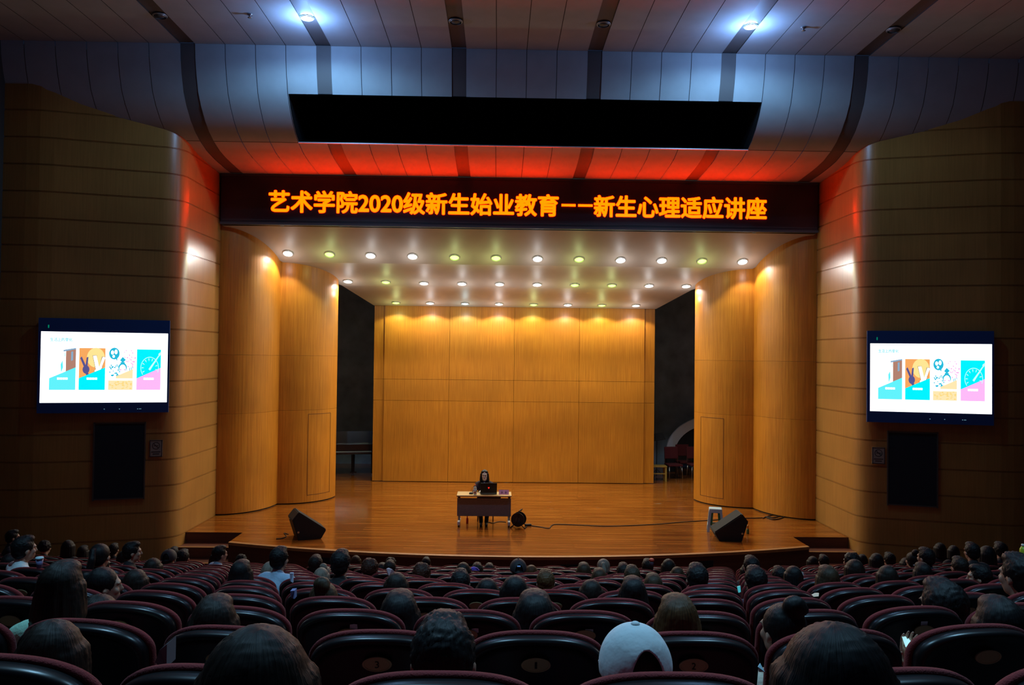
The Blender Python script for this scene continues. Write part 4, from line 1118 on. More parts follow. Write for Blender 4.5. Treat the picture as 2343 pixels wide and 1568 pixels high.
def shoes_mesh():
    bm = BM()
    for s in (-1, 1):
        caps(bm, V3(s*.105, .545, .045), V3(s*.105, .745, .035), .043, .036); box(bm, (s*.105, .65, .010), (.085, .27, .02))
    return fuse(bm, 'shoes', .012, 3)
rh = random.Random(11)
def lock(me, c, amp, freq):
    """shallow lock grooves round the head"""
    for v in me.vertices:
        p = v.co-c; a = math.atan2(p.x, -p.y); k = min(1, max(0, (.12-p.z)/.1))
        f = 1+amp*k*(math.sin(a*freq+p.z*6)+.6*math.sin(a*freq*2.3+1.3))
        v.co.x = c.x+p.x*f; v.co.y = c.y+p.y*f
    return me
HC = V3(0, .20, HEADZ)
def hair_mesh(kind):
    bm = BM(); c = HC
    ball(bm, c+V3(0, -.022, .036), (.089, .098, .096) if kind != 'undercap' else (.078, .086, .084), 3)
    if kind == 'short':
        ball(bm, c+V3(0, -.045, -.010), (.078, .068, .078), 3); ball(bm, c+V3(0, .015, .098), (.062, .070, .038), 3)
    elif kind == 'curly':
        r_ = random.Random(3)
        for _ in range(130):
            a, b_ = r_.uniform(0, 2*PI), r_.uniform(-.5, 1.2); q = V3(math.cos(a)*math.cos(b_)*.086, math.sin(a)*math.cos(b_)*.092-.02, math.sin(b_)*.095+.036)
            if q.y > .04 and q.z < .07: continue
            ball(bm, c+q*.97, (.019,)*3, 1)
    elif kind in ('long', 'pony_low'):
        ball(bm, c+V3(0, .005, .095), (.068, .075, .040), 3)
        for i in range(11):
            a = R(-112+224*i/10); x, y = math.sin(a), -math.cos(a)
            L_ = .30 if kind == 'long' else .12
            caps(bm, c+V3(x*.072, y*.078-.012, .02), c+V3(x*.086, y*.075-.028, -.10), .030, .034)
            caps(bm, c+V3(x*.086, y*.075-.028, -.10), c+V3(x*.088, y*.060-.036, -.10-L_*.55), .034, .026 if L_ > .2 else .012)
        if kind == 'pony_low': caps(bm, c+V3(0, -.10, -.06), c+V3(0, -.13, -.30), .036, .020)
    elif kind == 'bob':
        for i in range(11):
            a = R(-110+220*i/10); x, y = math.sin(a), -math.cos(a)
            caps(bm, c+V3(x*.074, y*.080-.012, .03), c+V3(x*.090, y*.080-.020, -.105), .032, .026)
    elif kind == 'pony':
        ball(bm, c+V3(0, -.05, 0), (.080, .062, .08), 3)
        ball(bm, c+V3(0, -.105, .085), (.026, .026, .024), 2)
        for t0, t1, r0, r1 in ((0, .3, .024, .036), (.3, .7, .036, .034), (.7, 1, .034, .012)):
            f = lambda t: c+V3(.012*math.sin(t*5), -.115-.055*math.sin(t*2.4), .085-.27*t)
            caps(bm, f(t0), f(t1), r0, r1)
    elif kind == 'bun':
        ball(bm, c+V3(0, -.045, -.01), (.082, .066, .085), 3)
        ball(bm, c+V3(0, -.075, .135), (.052, .048, .046), 3); ball(bm, c+V3(.02, -.095, .125), (.034, .03, .03), 2)
    elif kind == 'undercap':
        ball(bm, c+V3(0, -.055, -.03), (.076, .062, .085), 3); caps(bm, c+V3(0, -.10, -.02), c+V3(0, -.125, -.15), .030, .022)
    me = fuse(bm, 'hair', .0085, 3)
    if kind in ('long', 'bob', 'pony_low'): lock(me, c, .010, 22)
    elif kind in ('bun', 'pony', 'undercap'): lock(me, c, .006, 26)
    amp = {'short': .0032, 'curly': .005}.get(kind, .0012); r_ = random.Random(9)
    for v in me.vertices:
        d = v.co-c
        if d.z > -.06: v.co += d.normalized()*amp*r_.uniform(-1, 1.2)
    return me
def cap_mesh():
    """baseball cap seen from behind: crown with a half-round gap over the strap"""
    bm = BM(); c = HC+V3(0, -.014, .022); nu, nv = 150, 56; grid = []
    def pos(a, t):
        e = -.22+(PI/2+.22)*t; wob = 1+.012*math.sin(a*5+t*7)*(1-t)
        return c+V3(math.sin(a)*math.cos(e)*.101*wob, -math.cos(a)*math.cos(e)*.113*wob, math.sin(e)*.113)
    def gap(a, t): a = a-2*PI if a > PI else a; return ((a-.10)/.50)**2+((t-.02)/.48)**2
    par = {}
    for j in range(nv+1):
        row = []
        for i in range(nu):
            v = bm.verts.new(pos(2*PI*i/nu, j/nv)); par[v] = (2*PI*i/nu, j/nv); row.append(v)
        grid.append(row)
    edge = set()
    for j in range(nv):
        for i in range(nu):
            q = (grid[j][i], grid[j][(i+1) % nu], grid[j+1][(i+1) % nu], grid[j+1][i])
            if gap((i+.5)*2*PI/nu, (j+.5)/nv) < 1: edge.update(q); continue
            bm.faces.new(q)
    for v in edge:              # pull the rim of the gap onto a clean curve
        if not v.link_faces: continue
        a, t = par[v]; a = a-2*PI if a > PI else a; r_ = math.sqrt(max(gap(a, t), 1e-6)); v.co = pos(.10+(a-.10)/r_, max(0, .02+(t-.02)/r_))
    bmesh.ops.delete(bm, geom=[v for v in bm.verts if not v.link_faces], context='VERTS')
    g = bm.faces[:]; bmesh.ops.solidify(bm, geom=g, thickness=-.004)
    return bm
HAIRC = {'black': (.010, .009, .010), 'dark brown': (.020, .014, .011), 'brown': (.055, .032, .016), 'reddish brown': (.060, .020, .012), 'chestnut': (.10, .045, .015), 'ash blond': (.28, .24, .19)}
def hairmat(cn):
    """strands that radiate from the crown and fall down the head"""
    nm = 'hair_'+cn.replace(' ', '_')
    if nm in MATS: return MATS[nm]
    c = [q*.62 for q in HAIRC[cn]]; M = mat(nm, c, .5, spec=.22); nt = M.node_tree; L = nt.links.new; b = nt.nodes['Principled BSDF']
    tc = nt.nodes.new('ShaderNodeTexCoord'); sp = nt.nodes.new('ShaderNodeSeparateXYZ'); L(tc.outputs['Object'], sp.inputs[0])
    ay = nt.nodes.new('ShaderNodeMath'); ay.operation = 'SUBTRACT'; ay.inputs[1].default_value = .19; L(sp.outputs['Y'], ay.inputs[0])
    at = nt.nodes.new('ShaderNodeMath'); at.operation = 'ARCTAN2'; L(sp.outputs['X'], at.inputs[0]); L(ay.outputs[0], at.inputs[1])
    m1 = nt.nodes.new('ShaderNodeMath'); m1.operation = 'MULTIPLY'; m1.inputs[1].default_value = 26; L(at.outputs[0], m1.inputs[0])
    m2 = nt.nodes.new('ShaderNodeMath'); m2.operation = 'MULTIPLY'; m2.inputs[1].default_value = 9; L(sp.outputs['Z'], m2.inputs[0])
    cb = nt.nodes.new('ShaderNodeCombineXYZ'); L(m1.outputs[0], cb.inputs[0]); L(m2.outputs[0], cb.inputs[1])
    n = nt.nodes.new('ShaderNodeTexNoise'); n.inputs['Scale'].default_value = 1.0; n.inputs['Detail'].default_value = 5; L(cb.outputs[0], n.inputs['Vector'])
    r = nt.nodes.new('ShaderNodeValToRGB'); r.color_ramp.elements[0].position = .35; r.color_ramp.elements[1].position = .68
    r.color_ramp.elements[0].color = (*[q*.45 for q in c], 1); r.color_ramp.elements[1].color = (*[q*1.7 for q in c], 1)
    L(n.outputs['Fac'], r.inputs['Fac']); L(r.outputs['Color'], b.inputs['Base Color'])
    bp = nt.nodes.new('ShaderNodeBump'); bp.inputs['Strength'].default_value = .45; bp.inputs['Distance'].default_value = .006; L(n.outputs['Fac'], bp.inputs['Height']); L(bp.outputs['Normal'], b.inputs['Normal'])
    return M
SHIRTC = {'dark': (.015, .015, .018), 'black': (.008, .008, .009), 'navy': (.014, .018, .045), 'mint green': (.34, .66, .50), 'white': (.66, .72, .74), 'light blue': (.32, .45, .60), 'maroon': (.10, .015, .02), 'grey': (.12, .12, .13), 'pink': (.45, .25, .35), 'cream': (.5, .45, .36), 'olive': (.06, .06, .03)}
def shirtmat(cn): return mat('cloth_'+cn.replace(' ', '_'), SHIRTC[cn], .85, bump=(60, .3, (1, 1, 1)))
PANTS = mat('cloth_denim', (.02, .025, .045), .85); SHOE = mat('shoe_dark', (.02, .02, .02), .6)
BODY = {p: body_mesh(p) for p in ('lap', 'phone')}
SHIRT = {p: shirt_mesh(p) for p in ('lap', 'phone')}
PANT, SHOES = pants_mesh(), shoes_mesh()
HAIR = {}
TOPZ = {'short': .132, 'curly': .150, 'long': .137, 'bob': .132, 'pony': .132, 'pony_low': .137, 'bun': .185, 'cap': .145, 'darkcap': .145}
HW = {'short': .178, 'curly': .21, 'long': .225, 'bob': .22, 'pony': .178, 'pony_low': .22, 'bun': .180, 'cap': .20, 'darkcap': .20}
def shared(name, me, m, parent):
    o = bpy.data.objects.new(name, me); COL.objects.link(o); o.parent = parent
    if not me.materials: me.materials.append(m)
    o.material_slots[0].link = 'OBJECT'; o.material_slots[0].material = m
    return o
PEOPLE = []
def person(px, py, wpx, kind, hc, sc_, k=None, yaw=0, pose='lap', extra=''):
    best = None
    for kk in ([k] if k is not None else range(0, NROW)):
        Y = ROW0+ROWP*kk
        for _ in range(3):
            x = aty(px, py, Y+.24).x; Y = row_y(kk, x)
        P_ = aty(px, py, Y+.24); dlt = P_.z-seat_top(kk); wexp = HW[kind]*FPX/(Y+.24)
        cost = ((dlt-.12)/.07)**2+(math.log(wpx/wexp)/.22)**2
        if dlt < 0: cost += 20*(-dlt/.05)
        for e in PEOPLE:
            if e[0] == kk and abs(e[2].location.x-P_.x) < .46: cost += 6*(1-abs(e[2].location.x-P_.x)/.46)+2
        if best is None or cost < best[0]: best = (cost, kk, P_, Y, wexp)
    _, kk, P_, Y, wexp = best
    s = max(.86, min(1.16, wpx/wexp))
    if k is None and kk in SEATS:       # sit in the middle of the seat when it is close
        xs = min(SEATS[kk], key=lambda e: abs(e[0]-P_.x))
        a = xs[2]
    else: a = 0
    topz = HEADZ+TOPZ[kind]
    t = empty('person', (P_.x, Y+.24-.20*s, P_.z-topz*s), 0)
    # turn about the head so the head stays where it is
    ang = R(yaw)+a
    t.rotation_euler = (0, 0, ang); t.scale = (s, s, s)
    off = Matrix.Rotation(ang, 3, 'Z') @ V3(0, .18*s, 0); t.location = (P_.x-off.x, Y+.24-off.y, P_.z-topz*s)
    shared('body', BODY[pose], SKIN, t)
    near = kk <= 6
    shared('shirt', SHIRT[pose], shirtmat(sc_), t)
    if kk <= 3: shared('trousers', PANT, PANTS, t); shared('shoes', SHOES, SHOE, t)
    if kind in ('cap', 'darkcap'):
        hk = 'undercap'
        if hk not in HAIR: HAIR[hk] = hair_mesh(hk)
        shared('hair', HAIR[hk], hairmat(hc), t)
        if 'cap' not in HAIR:
            me = bpy.data.meshes.new('cap'); b_ = cap_mesh(); b_.to_mesh(me); b_.free(); me.polygons.foreach_set('use_smooth', [True]*len(me.polygons)); HAIR['cap'] = me
            b_ = BM(); ball(b_, HC+V3(0, -.014, .139), (.013, .013, .008), 3); me = bpy.data.meshes.new('button'); b_.to_mesh(me); b_.free(); HAIR['button'] = me
            b_ = BM(); pts = [(.085*math.sin(R(a_)), .085+.075*math.cos(R(a_)), -.010-.018*math.cos(R(a_))) for a_ in range(-80, 81, 10)]
            extr(b_, [HC+V3(*p) for p in pts], (0, 0, .006)); me = bpy.data.meshes.new('brim'); b_.to_mesh(me); b_.free(); HAIR['brim'] = me
            b_ = BM(); tube(b_, [HC+V3(.052*math.sin(R(a_)), -.014-.113*math.cos(R(a_*.5)), -.002) for a_ in range(-80, 81, 16)], .006, 6); me = bpy.data.meshes.new('strap'); b_.to_mesh(me); b_.free(); HAIR['strap'] = me
        if 'seam' not in HAIR:
            b_ = BM()
            for a_ in (60, 120, 240, 300, 0):
                a_ = R(a_+30*0); tube(b_, [HC+V3(0, -.014, .022)+V3(math.sin(a_)*math.cos(e_)*.1025, -math.cos(a_)*math.cos(e_)*.1145, math.sin(e_)*.1145) for e_ in [(.95 if a_ == 0 else -.2)+(1.5-(.95 if a_ == 0 else -.2))*q_/14 for q_ in range(15)]], .0013, 5)
            me = bpy.data.meshes.new('seam'); b_.to_mesh(me); b_.free(); HAIR['seam'] = me
        cm = mat('cap_white', (.60, .68, .72), .85, bump=(18, .4, (1, 1, 1))) if kind == 'cap' else mat('cap_dark', (.012, .013, .018), .7)
        cp = shared('cap', HAIR['cap'], cm, t)
        for nm in ('button', 'brim', 'strap', 'seam'): shared(nm, HAIR[nm], cm, cp)
    else:
        if kind not in HAIR: HAIR[kind] = hair_mesh(kind)
        shared('hair', HAIR[kind], hairmat(hc), t)
    PEOPLE.append([kk, px, t, kind, hc, sc_, extra])
    return t
CROWD = [  # head centre px, top py, width px, hair, hair colour, top, row or None, turn
 (27, 1213, 22, 'short', 'black', 'dark', None, -50), (52, 1227, 42, 'short', 'black', 'white', None, -35), (24, 1266, 46, 'bob', 'black', 'dark', None, 0),
 (102, 1235, 28, 'curly', 'black', 'dark', None, 0), (156, 1236, 31, 'bob', 'black', 'dark', None, 0), (190, 1248, 29, 'long', 'black', 'dark', None, 0),
 (228, 1244, 42, 'pony', 'black', 'dark', None, 0), (226, 1268, 48, 'bob', 'black', 'navy', None, -20), (260, 1244, 20, 'short', 'black', 'dark', None, 0),
 (300, 1240, 33, 'short', 'black', 'dark', None, -60), (284, 1260, 34, 'bob', 'black', 'dark', None, 0), (139, 1283, 104, 'pony_low', 'dark brown', 'mint green', 1, -8),
 (233, 1298, 62, 'pony', 'black', 'maroon', None, -55), (226, 1360, 98, 'bob', 'dark brown', 'dark', 2, -30),
 (386, 1256, 32, 'darkcap', 'black', 'dark', None, 0), (397, 1252, 22, 'short', 'black', 'dark', None, 0), (418, 1258, 28, 'short', 'black', 'dark', None, 0),
 (501, 1249, 28, 'short', 'black', 'light blue', None, -40), (491, 1266, 23, 'long', 'black', 'dark', None, 0), (552, 1267, 27, 'curly', 'black', 'dark', None, 0),
 (551, 1281, 58, 'long', 'black', 'dark', None, 0), (350, 1277, 44, 'bob', 'dark brown', 'dark', None, 10), (310, 1302, 36, 'bob', 'dark brown', 'dark', None, 0),
 (490, 1362, 122, 'long', 'dark brown', 'dark', 1, 0), (618, 1285, 43, 'bob', 'ash blond', 'grey', None, 0),
 (638, 1252, 40, 'short', 'black', 'light blue', None, -12), (722, 1271, 32, 'short', 'dark brown', 'dark', None, 0), (742, 1286, 27, 'bun', 'ash blond', 'grey', None, 0),
 (735, 1299, 33, 'bob', 'ash blond', 'dark', None, 0), (779, 1259, 45, 'short', 'black', 'black', None, -8), (814, 1271, 25, 'bob', 'brown', 'dark', None, 0),
 (846, 1275, 42, 'curly', 'reddish brown', 'dark', None, 0), (874, 1288, 22, 'long', 'black', 'dark', None, 0), (894, 1274, 28, 'curly', 'dark brown', 'dark', None, 0),
 (892, 1283, 27, 'short', 'dark brown', 'dark', None, 0), (741, 1313, 66, 'bun', 'brown', 'dark', None, 0), (907, 1310, 56, 'bob', 'dark brown', 'dark', None, 0),
 (914, 1351, 108, 'long', 'black', 'dark', 2, 0), (975, 1276, 20, 'short', 'black', 'dark', None, 0), (965, 1285, 45, 'curly', 'reddish brown', 'dark', None, 0),
 (1060, 1287, 38, 'bob', 'dark brown', 'dark', None, 0), (1092, 1289, 28, 'short', 'dark brown', 'dark', None, 0), (1120, 1290, 25, 'short', 'dark brown', 'dark', None, 0),
 (1054, 1304, 44, 'short', 'black', 'dark', None, 0), (1115, 1323, 46, 'bob', 'black', 'navy', None, 0), (1186, 1278, 37, 'darkcap', 'black', 'black', None, 0),
 (1216, 1293, 22, 'bob', 'chestnut', 'dark', None, 0), (1249, 1305, 42, 'short', 'chestnut', 'dark', None, 0), (1178, 1317, 46, 'bob', 'black', 'dark', None, 0),
 (1336, 1287, 40, 'long', 'brown', 'dark', None, 0), (1381, 1279, 30, 'pony', 'ash blond', 'grey', None, -10), (1371, 1300, 42, 'long', 'brown', 'dark', None, 0),
 (1353, 1326, 40, 'bob', 'dark brown', 'dark', None, 0), (1427, 1289, 31, 'short', 'dark brown', 'dark', None, 0), (1447, 1295, 34, 'short', 'brown', 'dark', None, 0),
 (1224, 1351, 116, 'long', 'black', 'dark', 2, 0), (1482, 1280, 27, 'short', 'dark brown', 'dark', None, 0), (1530, 1279, 36, 'bob', 'dark brown', 'maroon', None, 0),
 (1550, 1297, 32, 'bob', 'brown', 'grey', None, 0), (1596, 1291, 50, 'short', 'black', 'dark', None, 0), (1495, 1312, 45, 'long', 'brown', 'dark', None, 0),
 (1449, 1319, 50, 'long', 'black', 'navy', None, 0), (1551, 1361, 116, 'long', 'chestnut', 'dark', 1, 0),
 (1720, 1273, 36, 'short', 'black', 'dark', None, 0), (1711, 1289, 36, 'bob', 'black', 'dark', None, 0), (1730, 1297, 50, 'short', 'black', 'navy', None, 0),
 (1784, 1297, 25, 'short', 'black', 'dark', None, 0), (1816, 1295, 43, 'bob', 'black', 'dark', None, 0), (1895, 1294, 60, 'long', 'brown', 'dark', None, 0),
 (1860, 1273, 29, 'bob', 'black', 'dark', None, 0), (1885, 1270, 20, 'short', 'black', 'dark', None, 0), (1950, 1262, 37, 'curly', 'black', 'dark', None, 20),
 (1973, 1268, 22, 'bob', 'black', 'dark', None, 0), (1956, 1280, 47, 'bob', 'dark brown', 'dark', None, 0), (2006, 1266, 34, 'bob', 'black', 'dark', None, 0),
 (1796, 1353, 92, 'bun', 'black', 'cream', 1, 25), (2036, 1265, 25, 'short', 'black', 'dark', None, 0), (2089, 1255, 29, 'bun', 'black', 'dark', None, 0),
 (2121, 1254, 33, 'short', 'black', 'navy', None, 20), (2151, 1242, 29, 'bob', 'black', 'dark', None, 0), (2182, 1248, 27, 'bob', 'black', 'dark', None, 0),
 (2225, 1242, 31, 'short', 'black', 'dark', None, 0), (2259, 1249, 41, 'bob', 'black', 'dark', None, 0), (2290, 1241, 28, 'short', 'black', 'dark', None, 0),
 (2296, 1257, 28, 'bob', 'dark brown', 'grey', None, 0), (2074, 1276, 31, 'bob', 'dark brown', 'dark', None, 0), (2112, 1287, 46, 'long', 'black', 'pink', None, 0),
 (2031, 1294, 47, 'bob', 'dark brown', 'dark', None, 0), (2197, 1275, 35, 'short', 'dark brown', 'dark', None, 0), (2245, 1293, 42, 'short', 'black', 'dark', None, 55),
 (2163, 1328, 108, 'short', 'black', 'dark', 2, 12), (2338, 1268, 84, 'short', 'black', 'dark', None, 15), (2290, 1365, 128, 'long', 'black', 'navy', 1, 0),
 (118, 1419, 162, 'bob', 'dark brown', 'dark', 0, 0), (588, 1432, 275, 'bob', 'dark brown', 'dark', -1, 0), (1015, 1411, 148, 'short', 'black', 'dark', 0, 0),
 (1455, 1425, 158, 'cap', 'dark brown', 'dark', 0, 5), (1915, 1426, 240, 'bob', 'black', 'dark', -1, 0),
]
for c_ in CROWD: person(c_[0], c_[1], c_[2], c_[3], c_[4], c_[5], c_[6], c_[7], 'phone' if (c_[0] % 3 == 0) else 'lap')
KIND = {'short': 'short %s hair', 'curly': 'tousled %s hair', 'long': 'long %s hair', 'bob': 'chin-length %s hair', 'pony': '%s hair in a ponytail', 'pony_low': '%s hair tied low', 'bun': '%s hair in a bun', 'cap': 'white cap over %s hair', 'darkcap': 'dark cap over %s hair'}
byrow = {}
for e in PEOPLE: byrow.setdefault(e[0], []).append(e)
for kk, es in byrow.items():
    es.sort(key=lambda e: e[1]); n = len(es)
    for i, e in enumerate(es):
        pos = '%s head from left' % ordw(i+1) if i < n/2 else '%s head from right' % ordw(n-i)
        tag(e[2], 'person with %s, %s, %s' % (KIND[e[3]] % e[4], rowname(kk).replace(' from the camera', ' from camera'), pos), 'person', 'seated audience seen from behind')
# small emblem on the dark cap in the middle
for e in PEOPLE:
    if e[3] == 'darkcap' and 1150 < e[1] < 1220:
        cp = [c for c in e[2].children if c.name.startswith('cap')][0]
        bm = BM(); box(bm, HC+V3(.005, -.122, .075), (.040, .004, .016), Matrix.Rotation(R(-38), 3, 'X')); tag(obj('emblem', bm, mat('emblem_blue', (.30, .45, .85), .5), cp), 'small pale blue emblem')
        cp.material_slots[0].material = MATS['cap_dark']

# ------------------------------------------------------------------ things the listeners hold
def place_at(px, py, k):
    Y = ROW0+ROWP*k+.45
    return aty(px, py, Y)
def sheet(name, pix, k, m, label, cat, th=.004, dy=.45):
    Y = ROW0+ROWP*k+dy
    pts = [aty(x, y, Y+.02*(i % 2)) for i, (x, y) in enumerate(pix)]
    c = sum(pts, Vector())/len(pts); bm = BM(); extr(bm, [p-c for p in pts], (0, th, 0)); o = obj(name, bm, m); o.location = c; tag(o, label, cat); return o
sheet('paper_fan', [(884, 1302), (889, 1300), (897, 1303), (902, 1309), (890, 1318), (886, 1316)], 6, mat('paper_pinkish', (.55, .45, .50), .8), 'folded pale paper fan held up left of centre', 'fan')
sheet('phone', [(1586, 1290), (1600, 1289), (1601, 1299), (1588, 1300)], 6, emi('phone_glow', (.10, .48, .70), .9), 'glowing blue phone screen held up beside a black-haired head', 'phone', .008, .3)
sheet('tissue', [(1829, 1311), (1834, 1309), (1840, 1312), (1844, 1316), (1832, 1318)], 7, mat('tissue', (.62, .74, .76), .8), 'crumpled pale tissue on a lap right of centre', 'tissue', .03, .2)
sheet('phone', [(1858, 1362), (1866, 1358), (1874, 1358), (1873, 1365), (1862, 1366)], 3, emi('phone_dim', (.30, .38, .38), .9), 'small pale lit phone between seats on the right', 'phone', .008, .1)
sheet('magazine', [(1687, 1343), (1694, 1341), (1695, 1355), (1690, 1357)], 4, emi('phone_teal', (.05, .42, .50), .9), 'teal lit screen in the gap at the right seat bend', 'phone', .008, .2).name = 'phone'
sheet('book', [(663, 1312), (671, 1312), (670, 1334), (664, 1330)], 5, mat('book_pale_blue', (.45, .62, .80), .7), 'pale blue folder sticking up in the gap at the left seat bend', 'folder', .02, .1).name = 'folder'
sheet('bag', [(664, 1353), (674, 1352), (674, 1371), (666, 1369)], 3, mat('bag_blue', (.10, .16, .34), .8), 'small blue bag hanging in the left seat gap', 'bag', .05, .1)
sheet('cloth_bag', [(354, 1517), (365, 1488), (382, 1474), (381, 1528)], 0, mat('bag_grey', (.14, .16, .19), .9), 'grey-white patterned cloth bag between two left seats near the camera', 'bag', .06, .35)
sheet('scarf', [(1078, 1300), (1084, 1298), (1092, 1301), (1097, 1306), (1080, 1306)], 9, mat('scarf_purple', (.14, .08, .55), .8), 'small purple-blue cloth on a seat left of centre', 'cloth', .03, -.02)
sheet('paper', [(1735, 1527), (1740, 1519), (1750, 1538), (1737, 1538)], 0, mat('paper_blue', (.30, .50, .58), .7), 'pale blue paper corner beside a near right seat', 'paper', .004, .35)
sheet('notice_card', [(2089, 1293), (2096, 1292), (2096, 1296), (2090, 1297)], 8, mat('card_grey', (.25, .32, .34), .8), 'tiny grey card on a seat back far right', 'card', .004, -.14)
# drink cup on the left
Y = ROW0+ROWP*5+.3; c = aty(90, 1300, Y)
t = thing('paper_cup', 'drink cup with white lid held up on the far left', 'cup', c)
bm = BM(); lathe(bm, [(.020, 0), (.029, .075)], seg=16); obj('body', bm, mat('cup_violet', (.20, .22, .42), .5), t, smooth=True)
bm = BM(); lathe(bm, [(.032, .075), (.032, .083), (.028, .090)], seg=16); obj('lid', bm, mat('cup_lid', (.45, .70, .75), .5), t, smooth=True)
# yellow-green bottle on the right edge
Y = ROW0+ROWP*7+.3; c = aty(2341, 1272, Y)
t = thing('drink_bottle', 'yellow-green drink bottle at the right edge of the photo', 'bottle', c)
bm = BM(); lathe(bm, [(.032, 0), (.036, .02), (.034, .07), (.018, .10)], seg=16); obj('body', bm, mat('drink_lime', (.45, .62, .04), .3), t, smooth=True)
bm = BM(); lathe(bm, [(.018, .10), (.018, .125)], seg=14); obj('cap', bm, mat('cap_pale', (.6, .75, .7), .4), t, smooth=True)
# red cup raised by a listener
Y = ROW0+ROWP*8+.35; c = aty(1491, 1297, Y)
t = thing('red_cup', 'small cup with a red lid held up right of centre', 'cup', c)
bm = BM(); lathe(bm, [(.020, 0), (.026, .07)], seg=14); obj('body', bm, mat('cup_dark', (.05, .03, .05), .5), t, smooth=True)
bm = BM(); lathe(bm, [(.030, .068), (.030, .085), (.022, .095)], seg=14); obj('lid', bm, mat('lid_red', (.55, .06, .03), .5), t, smooth=True)
# lit phone held in a hand, right foreground
Y = ROW0+ROWP*1+.38
pp = [(2066, 1459), (2076, 1458), (2099, 1486), (2086, 1489), (2074, 1482)]
sheet('phone', pp, 1, emi('phone_white', (.42, .85, .95), 1.0), 'bright lit phone held in a hand between seats on the right', 'phone', .008, .38)
YP = ROW0+ROWP*1+.38
w0 = aty(2084, 1530, YP+.03); bm = BM()
hand(bm, w0, V3(-.10, .05, 1), V3(0, -1, 0), -1, .35, .9)
caps(bm, w0, w0+V3(.02, .0, -.20), .026, .036)
P0 = min(PEOPLE, key=lambda e: abs(e[1]-2163)+abs(e[0]-2)*50)[2]
ho = obj('raised_hand', fuse(bm, 'raised_hand', .0035, 2), SKIN); bpy.context.view_layer.update()
ho.parent = P0; ho.matrix_parent_inverse = P0.matrix_world.inverted()

# ================================================================== LECTURER
LX = aty(1109, 1080, 18.12).x
t = thing('person', 'seated lecturer with long black hair and dark maroon jacket facing the audience at the desk', 'person', (LX, 18.02, -.02), PI)
# local frame: +Y is the way she faces, towards the hall
ZH = 1.085
bm = BM(); HL = V3(0, .03, ZH); head_prims(bm, HL)
def ltorso(bm, g):
    ball(bm, V3(0, -.10, .53), (.165+g, .13+g, .11+g), 3); ball(bm, V3(0, -.08, .66), (.14+g, .10+g, .13+g), 3); ball(bm, V3(0, -.03, .79), (.155+g, .105+g, .12+g), 3)
    caps(bm, V3(-.120, -.02, .885), V3(.120, -.02, .885), .054+g); caps(bm, V3(0, -.01, .89), V3(0, .01, .975), .066+g, .050)
ltorso(bm, 0)
ARM = {}
for s in (-1, 1):
    S = V3(s*.158, -.01, .875); E_ = V3(s*.235, .13, .70); Wp = V3(s*.13 if s > 0 else s*.03, .33, .745)
    Wp = V3(.215, .26, .755) if s > 0 else V3(.0, .20, .775)
    ARM[s] = (S, E_, Wp)
    caps(bm, S, E_, .048, .038); caps(bm, E_, Wp, .037, .025); hand(bm, Wp, V3(-.25, 1, -.12) if s > 0 else V3(.8, .45, -.10), V3(0, -.1, -1), -s, .5, .92)
    kn = V3(s*.09, .30, .49); an = V3(s*.06, .42, .10)
    caps(bm, V3(s*.085, -.07, .50), kn, .075, .055); caps(bm, kn, an, .052, .034)
obj('body', fuse(bm, 'body', .0065, 3), SKINP, t)
bm = BM(); ltorso(bm, .014)
for s in (-1, 1):
    S, E_, Wp = ARM[s]; caps(bm, S, E_, .060, .050); caps(bm, E_, E_+(Wp-E_)*.88, .049, .037)
jk = obj('jacket', fuse(bm, 'jacket', .011, 3), mat('jacket_maroon', (.035, .010, .022), .8), t)
bm = BM(); 
for s in (-1, 1): caps(bm, V3(s*.045, .075, .92), V3(s*.012, .100, .78), .018, .012)
tag(obj('lapels', fuse(bm, 'lapels', .008, 2), mat('lapel_black', (.012, .012, .014), .8), jk), 'dark lapels of the jacket')
bm = BM(); caps(bm, V3(0, .078, .915), V3(0, .092, .80), .018, .008); tag(obj('blouse', fuse(bm, 'blouse', .006, 2), mat('blouse_pale', (.42, .52, .60), .7), t), 'pale blue blouse at the neckline')
bm = BM()
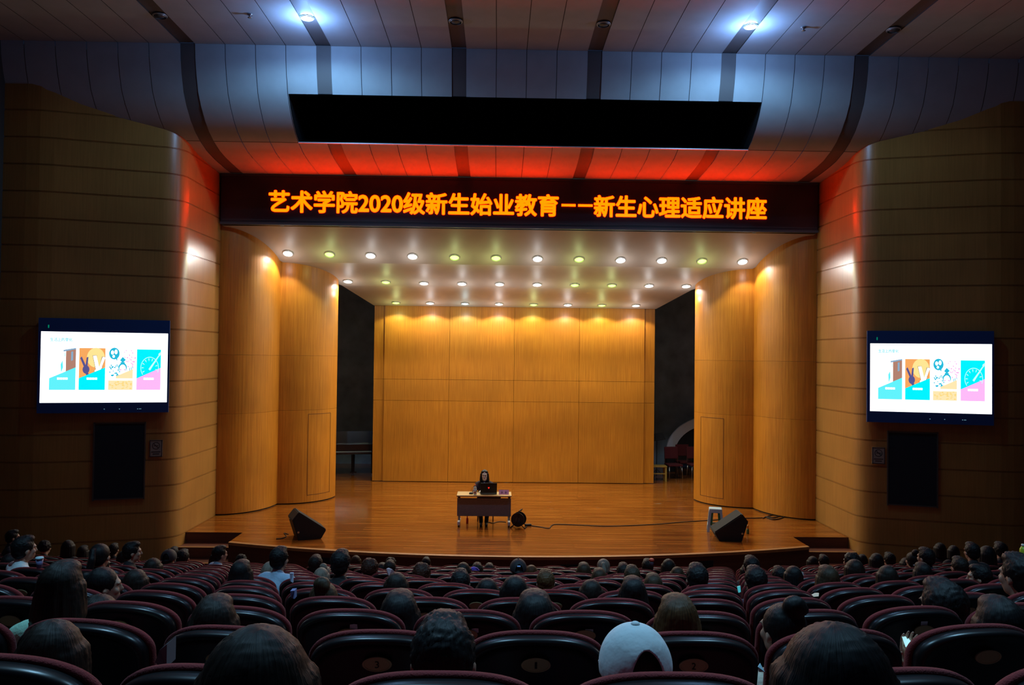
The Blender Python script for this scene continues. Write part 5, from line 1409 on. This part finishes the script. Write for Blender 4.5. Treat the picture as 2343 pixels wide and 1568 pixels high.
ball(bm, V3(0, -.10, .52), (.172, .135, .10), 3)
for s in (-1, 1):
    kn = V3(s*.09, .30, .49); an = V3(s*.06, .42, .10); caps(bm, V3(s*.085, -.07, .50), kn, .086, .066); caps(bm, kn, an, .062, .046)
obj('trousers', fuse(bm, 'trousers', .012, 3), mat('cloth_black', SHIRTC['black'], .85), t)
bm = BM()
for s in (-1, 1): caps(bm, V3(s*.06, .40, .065), V3(s*.06, .56, .055), .042, .034)
obj('shoes', fuse(bm, 'shoes', .009, 2), mat('shoe_black', (.008, .008, .009), .4), t)
bm = BM(); c = HL
ball(bm, c+V3(0, -.025, .038), (.086, .098, .092), 3)
ball(bm, c+V3(-.030, .008, .082), (.048, .060, .032), 3); ball(bm, c+V3(.030, .008, .082), (.048, .060, .032), 3)
for i in range(13):
    a = R(-118+236*i/12); x, y = math.sin(a), -math.cos(a)
    caps(bm, c+V3(x*.076, y*.074-.010, .03), c+V3(x*.088, y*.062-.022, -.10), .024, .027)
    caps(bm, c+V3(x*.088, y*.062-.022, -.10), c+V3(x*.092, y*.05-.010+(.05 if y > -.2 else 0), -.265), .027, .016)
hr = obj('hair', lock(fuse(bm, 'hair', .007, 3), c, .008, 24), hairmat('black'), t)
for s in (-1, 1):
    bm = BM(); ball(bm, HL+V3(s*.031, .0865, .006), (.012, .006, .006), 2); ey = obj('eye', bm, mat('eye_white', (.7, .7, .68), .3), t, smooth=True)
    bm = BM(); ball(bm, HL+V3(s*.031, .0925, .006), (.006, .003, .006), 2); obj('iris', bm, mat('iris_dark', (.02, .012, .01), .3), ey, smooth=True)
    bm = BM(); tube(bm, [HL+V3(s*.014, .097, .024), HL+V3(s*.032, .095, .030), HL+V3(s*.050, .085, .023)], .0035, 6); obj('eyebrow', bm, mat('brow_black', (.02, .015, .013), .8), t)
bm = BM(); ball(bm, HL+V3(0, .0915, -.058), (.022, .006, .008), 2); obj('lips', bm, mat('lips_red', (.42, .12, .11), .4), t, smooth=True)

bpy.context.view_layer.update()
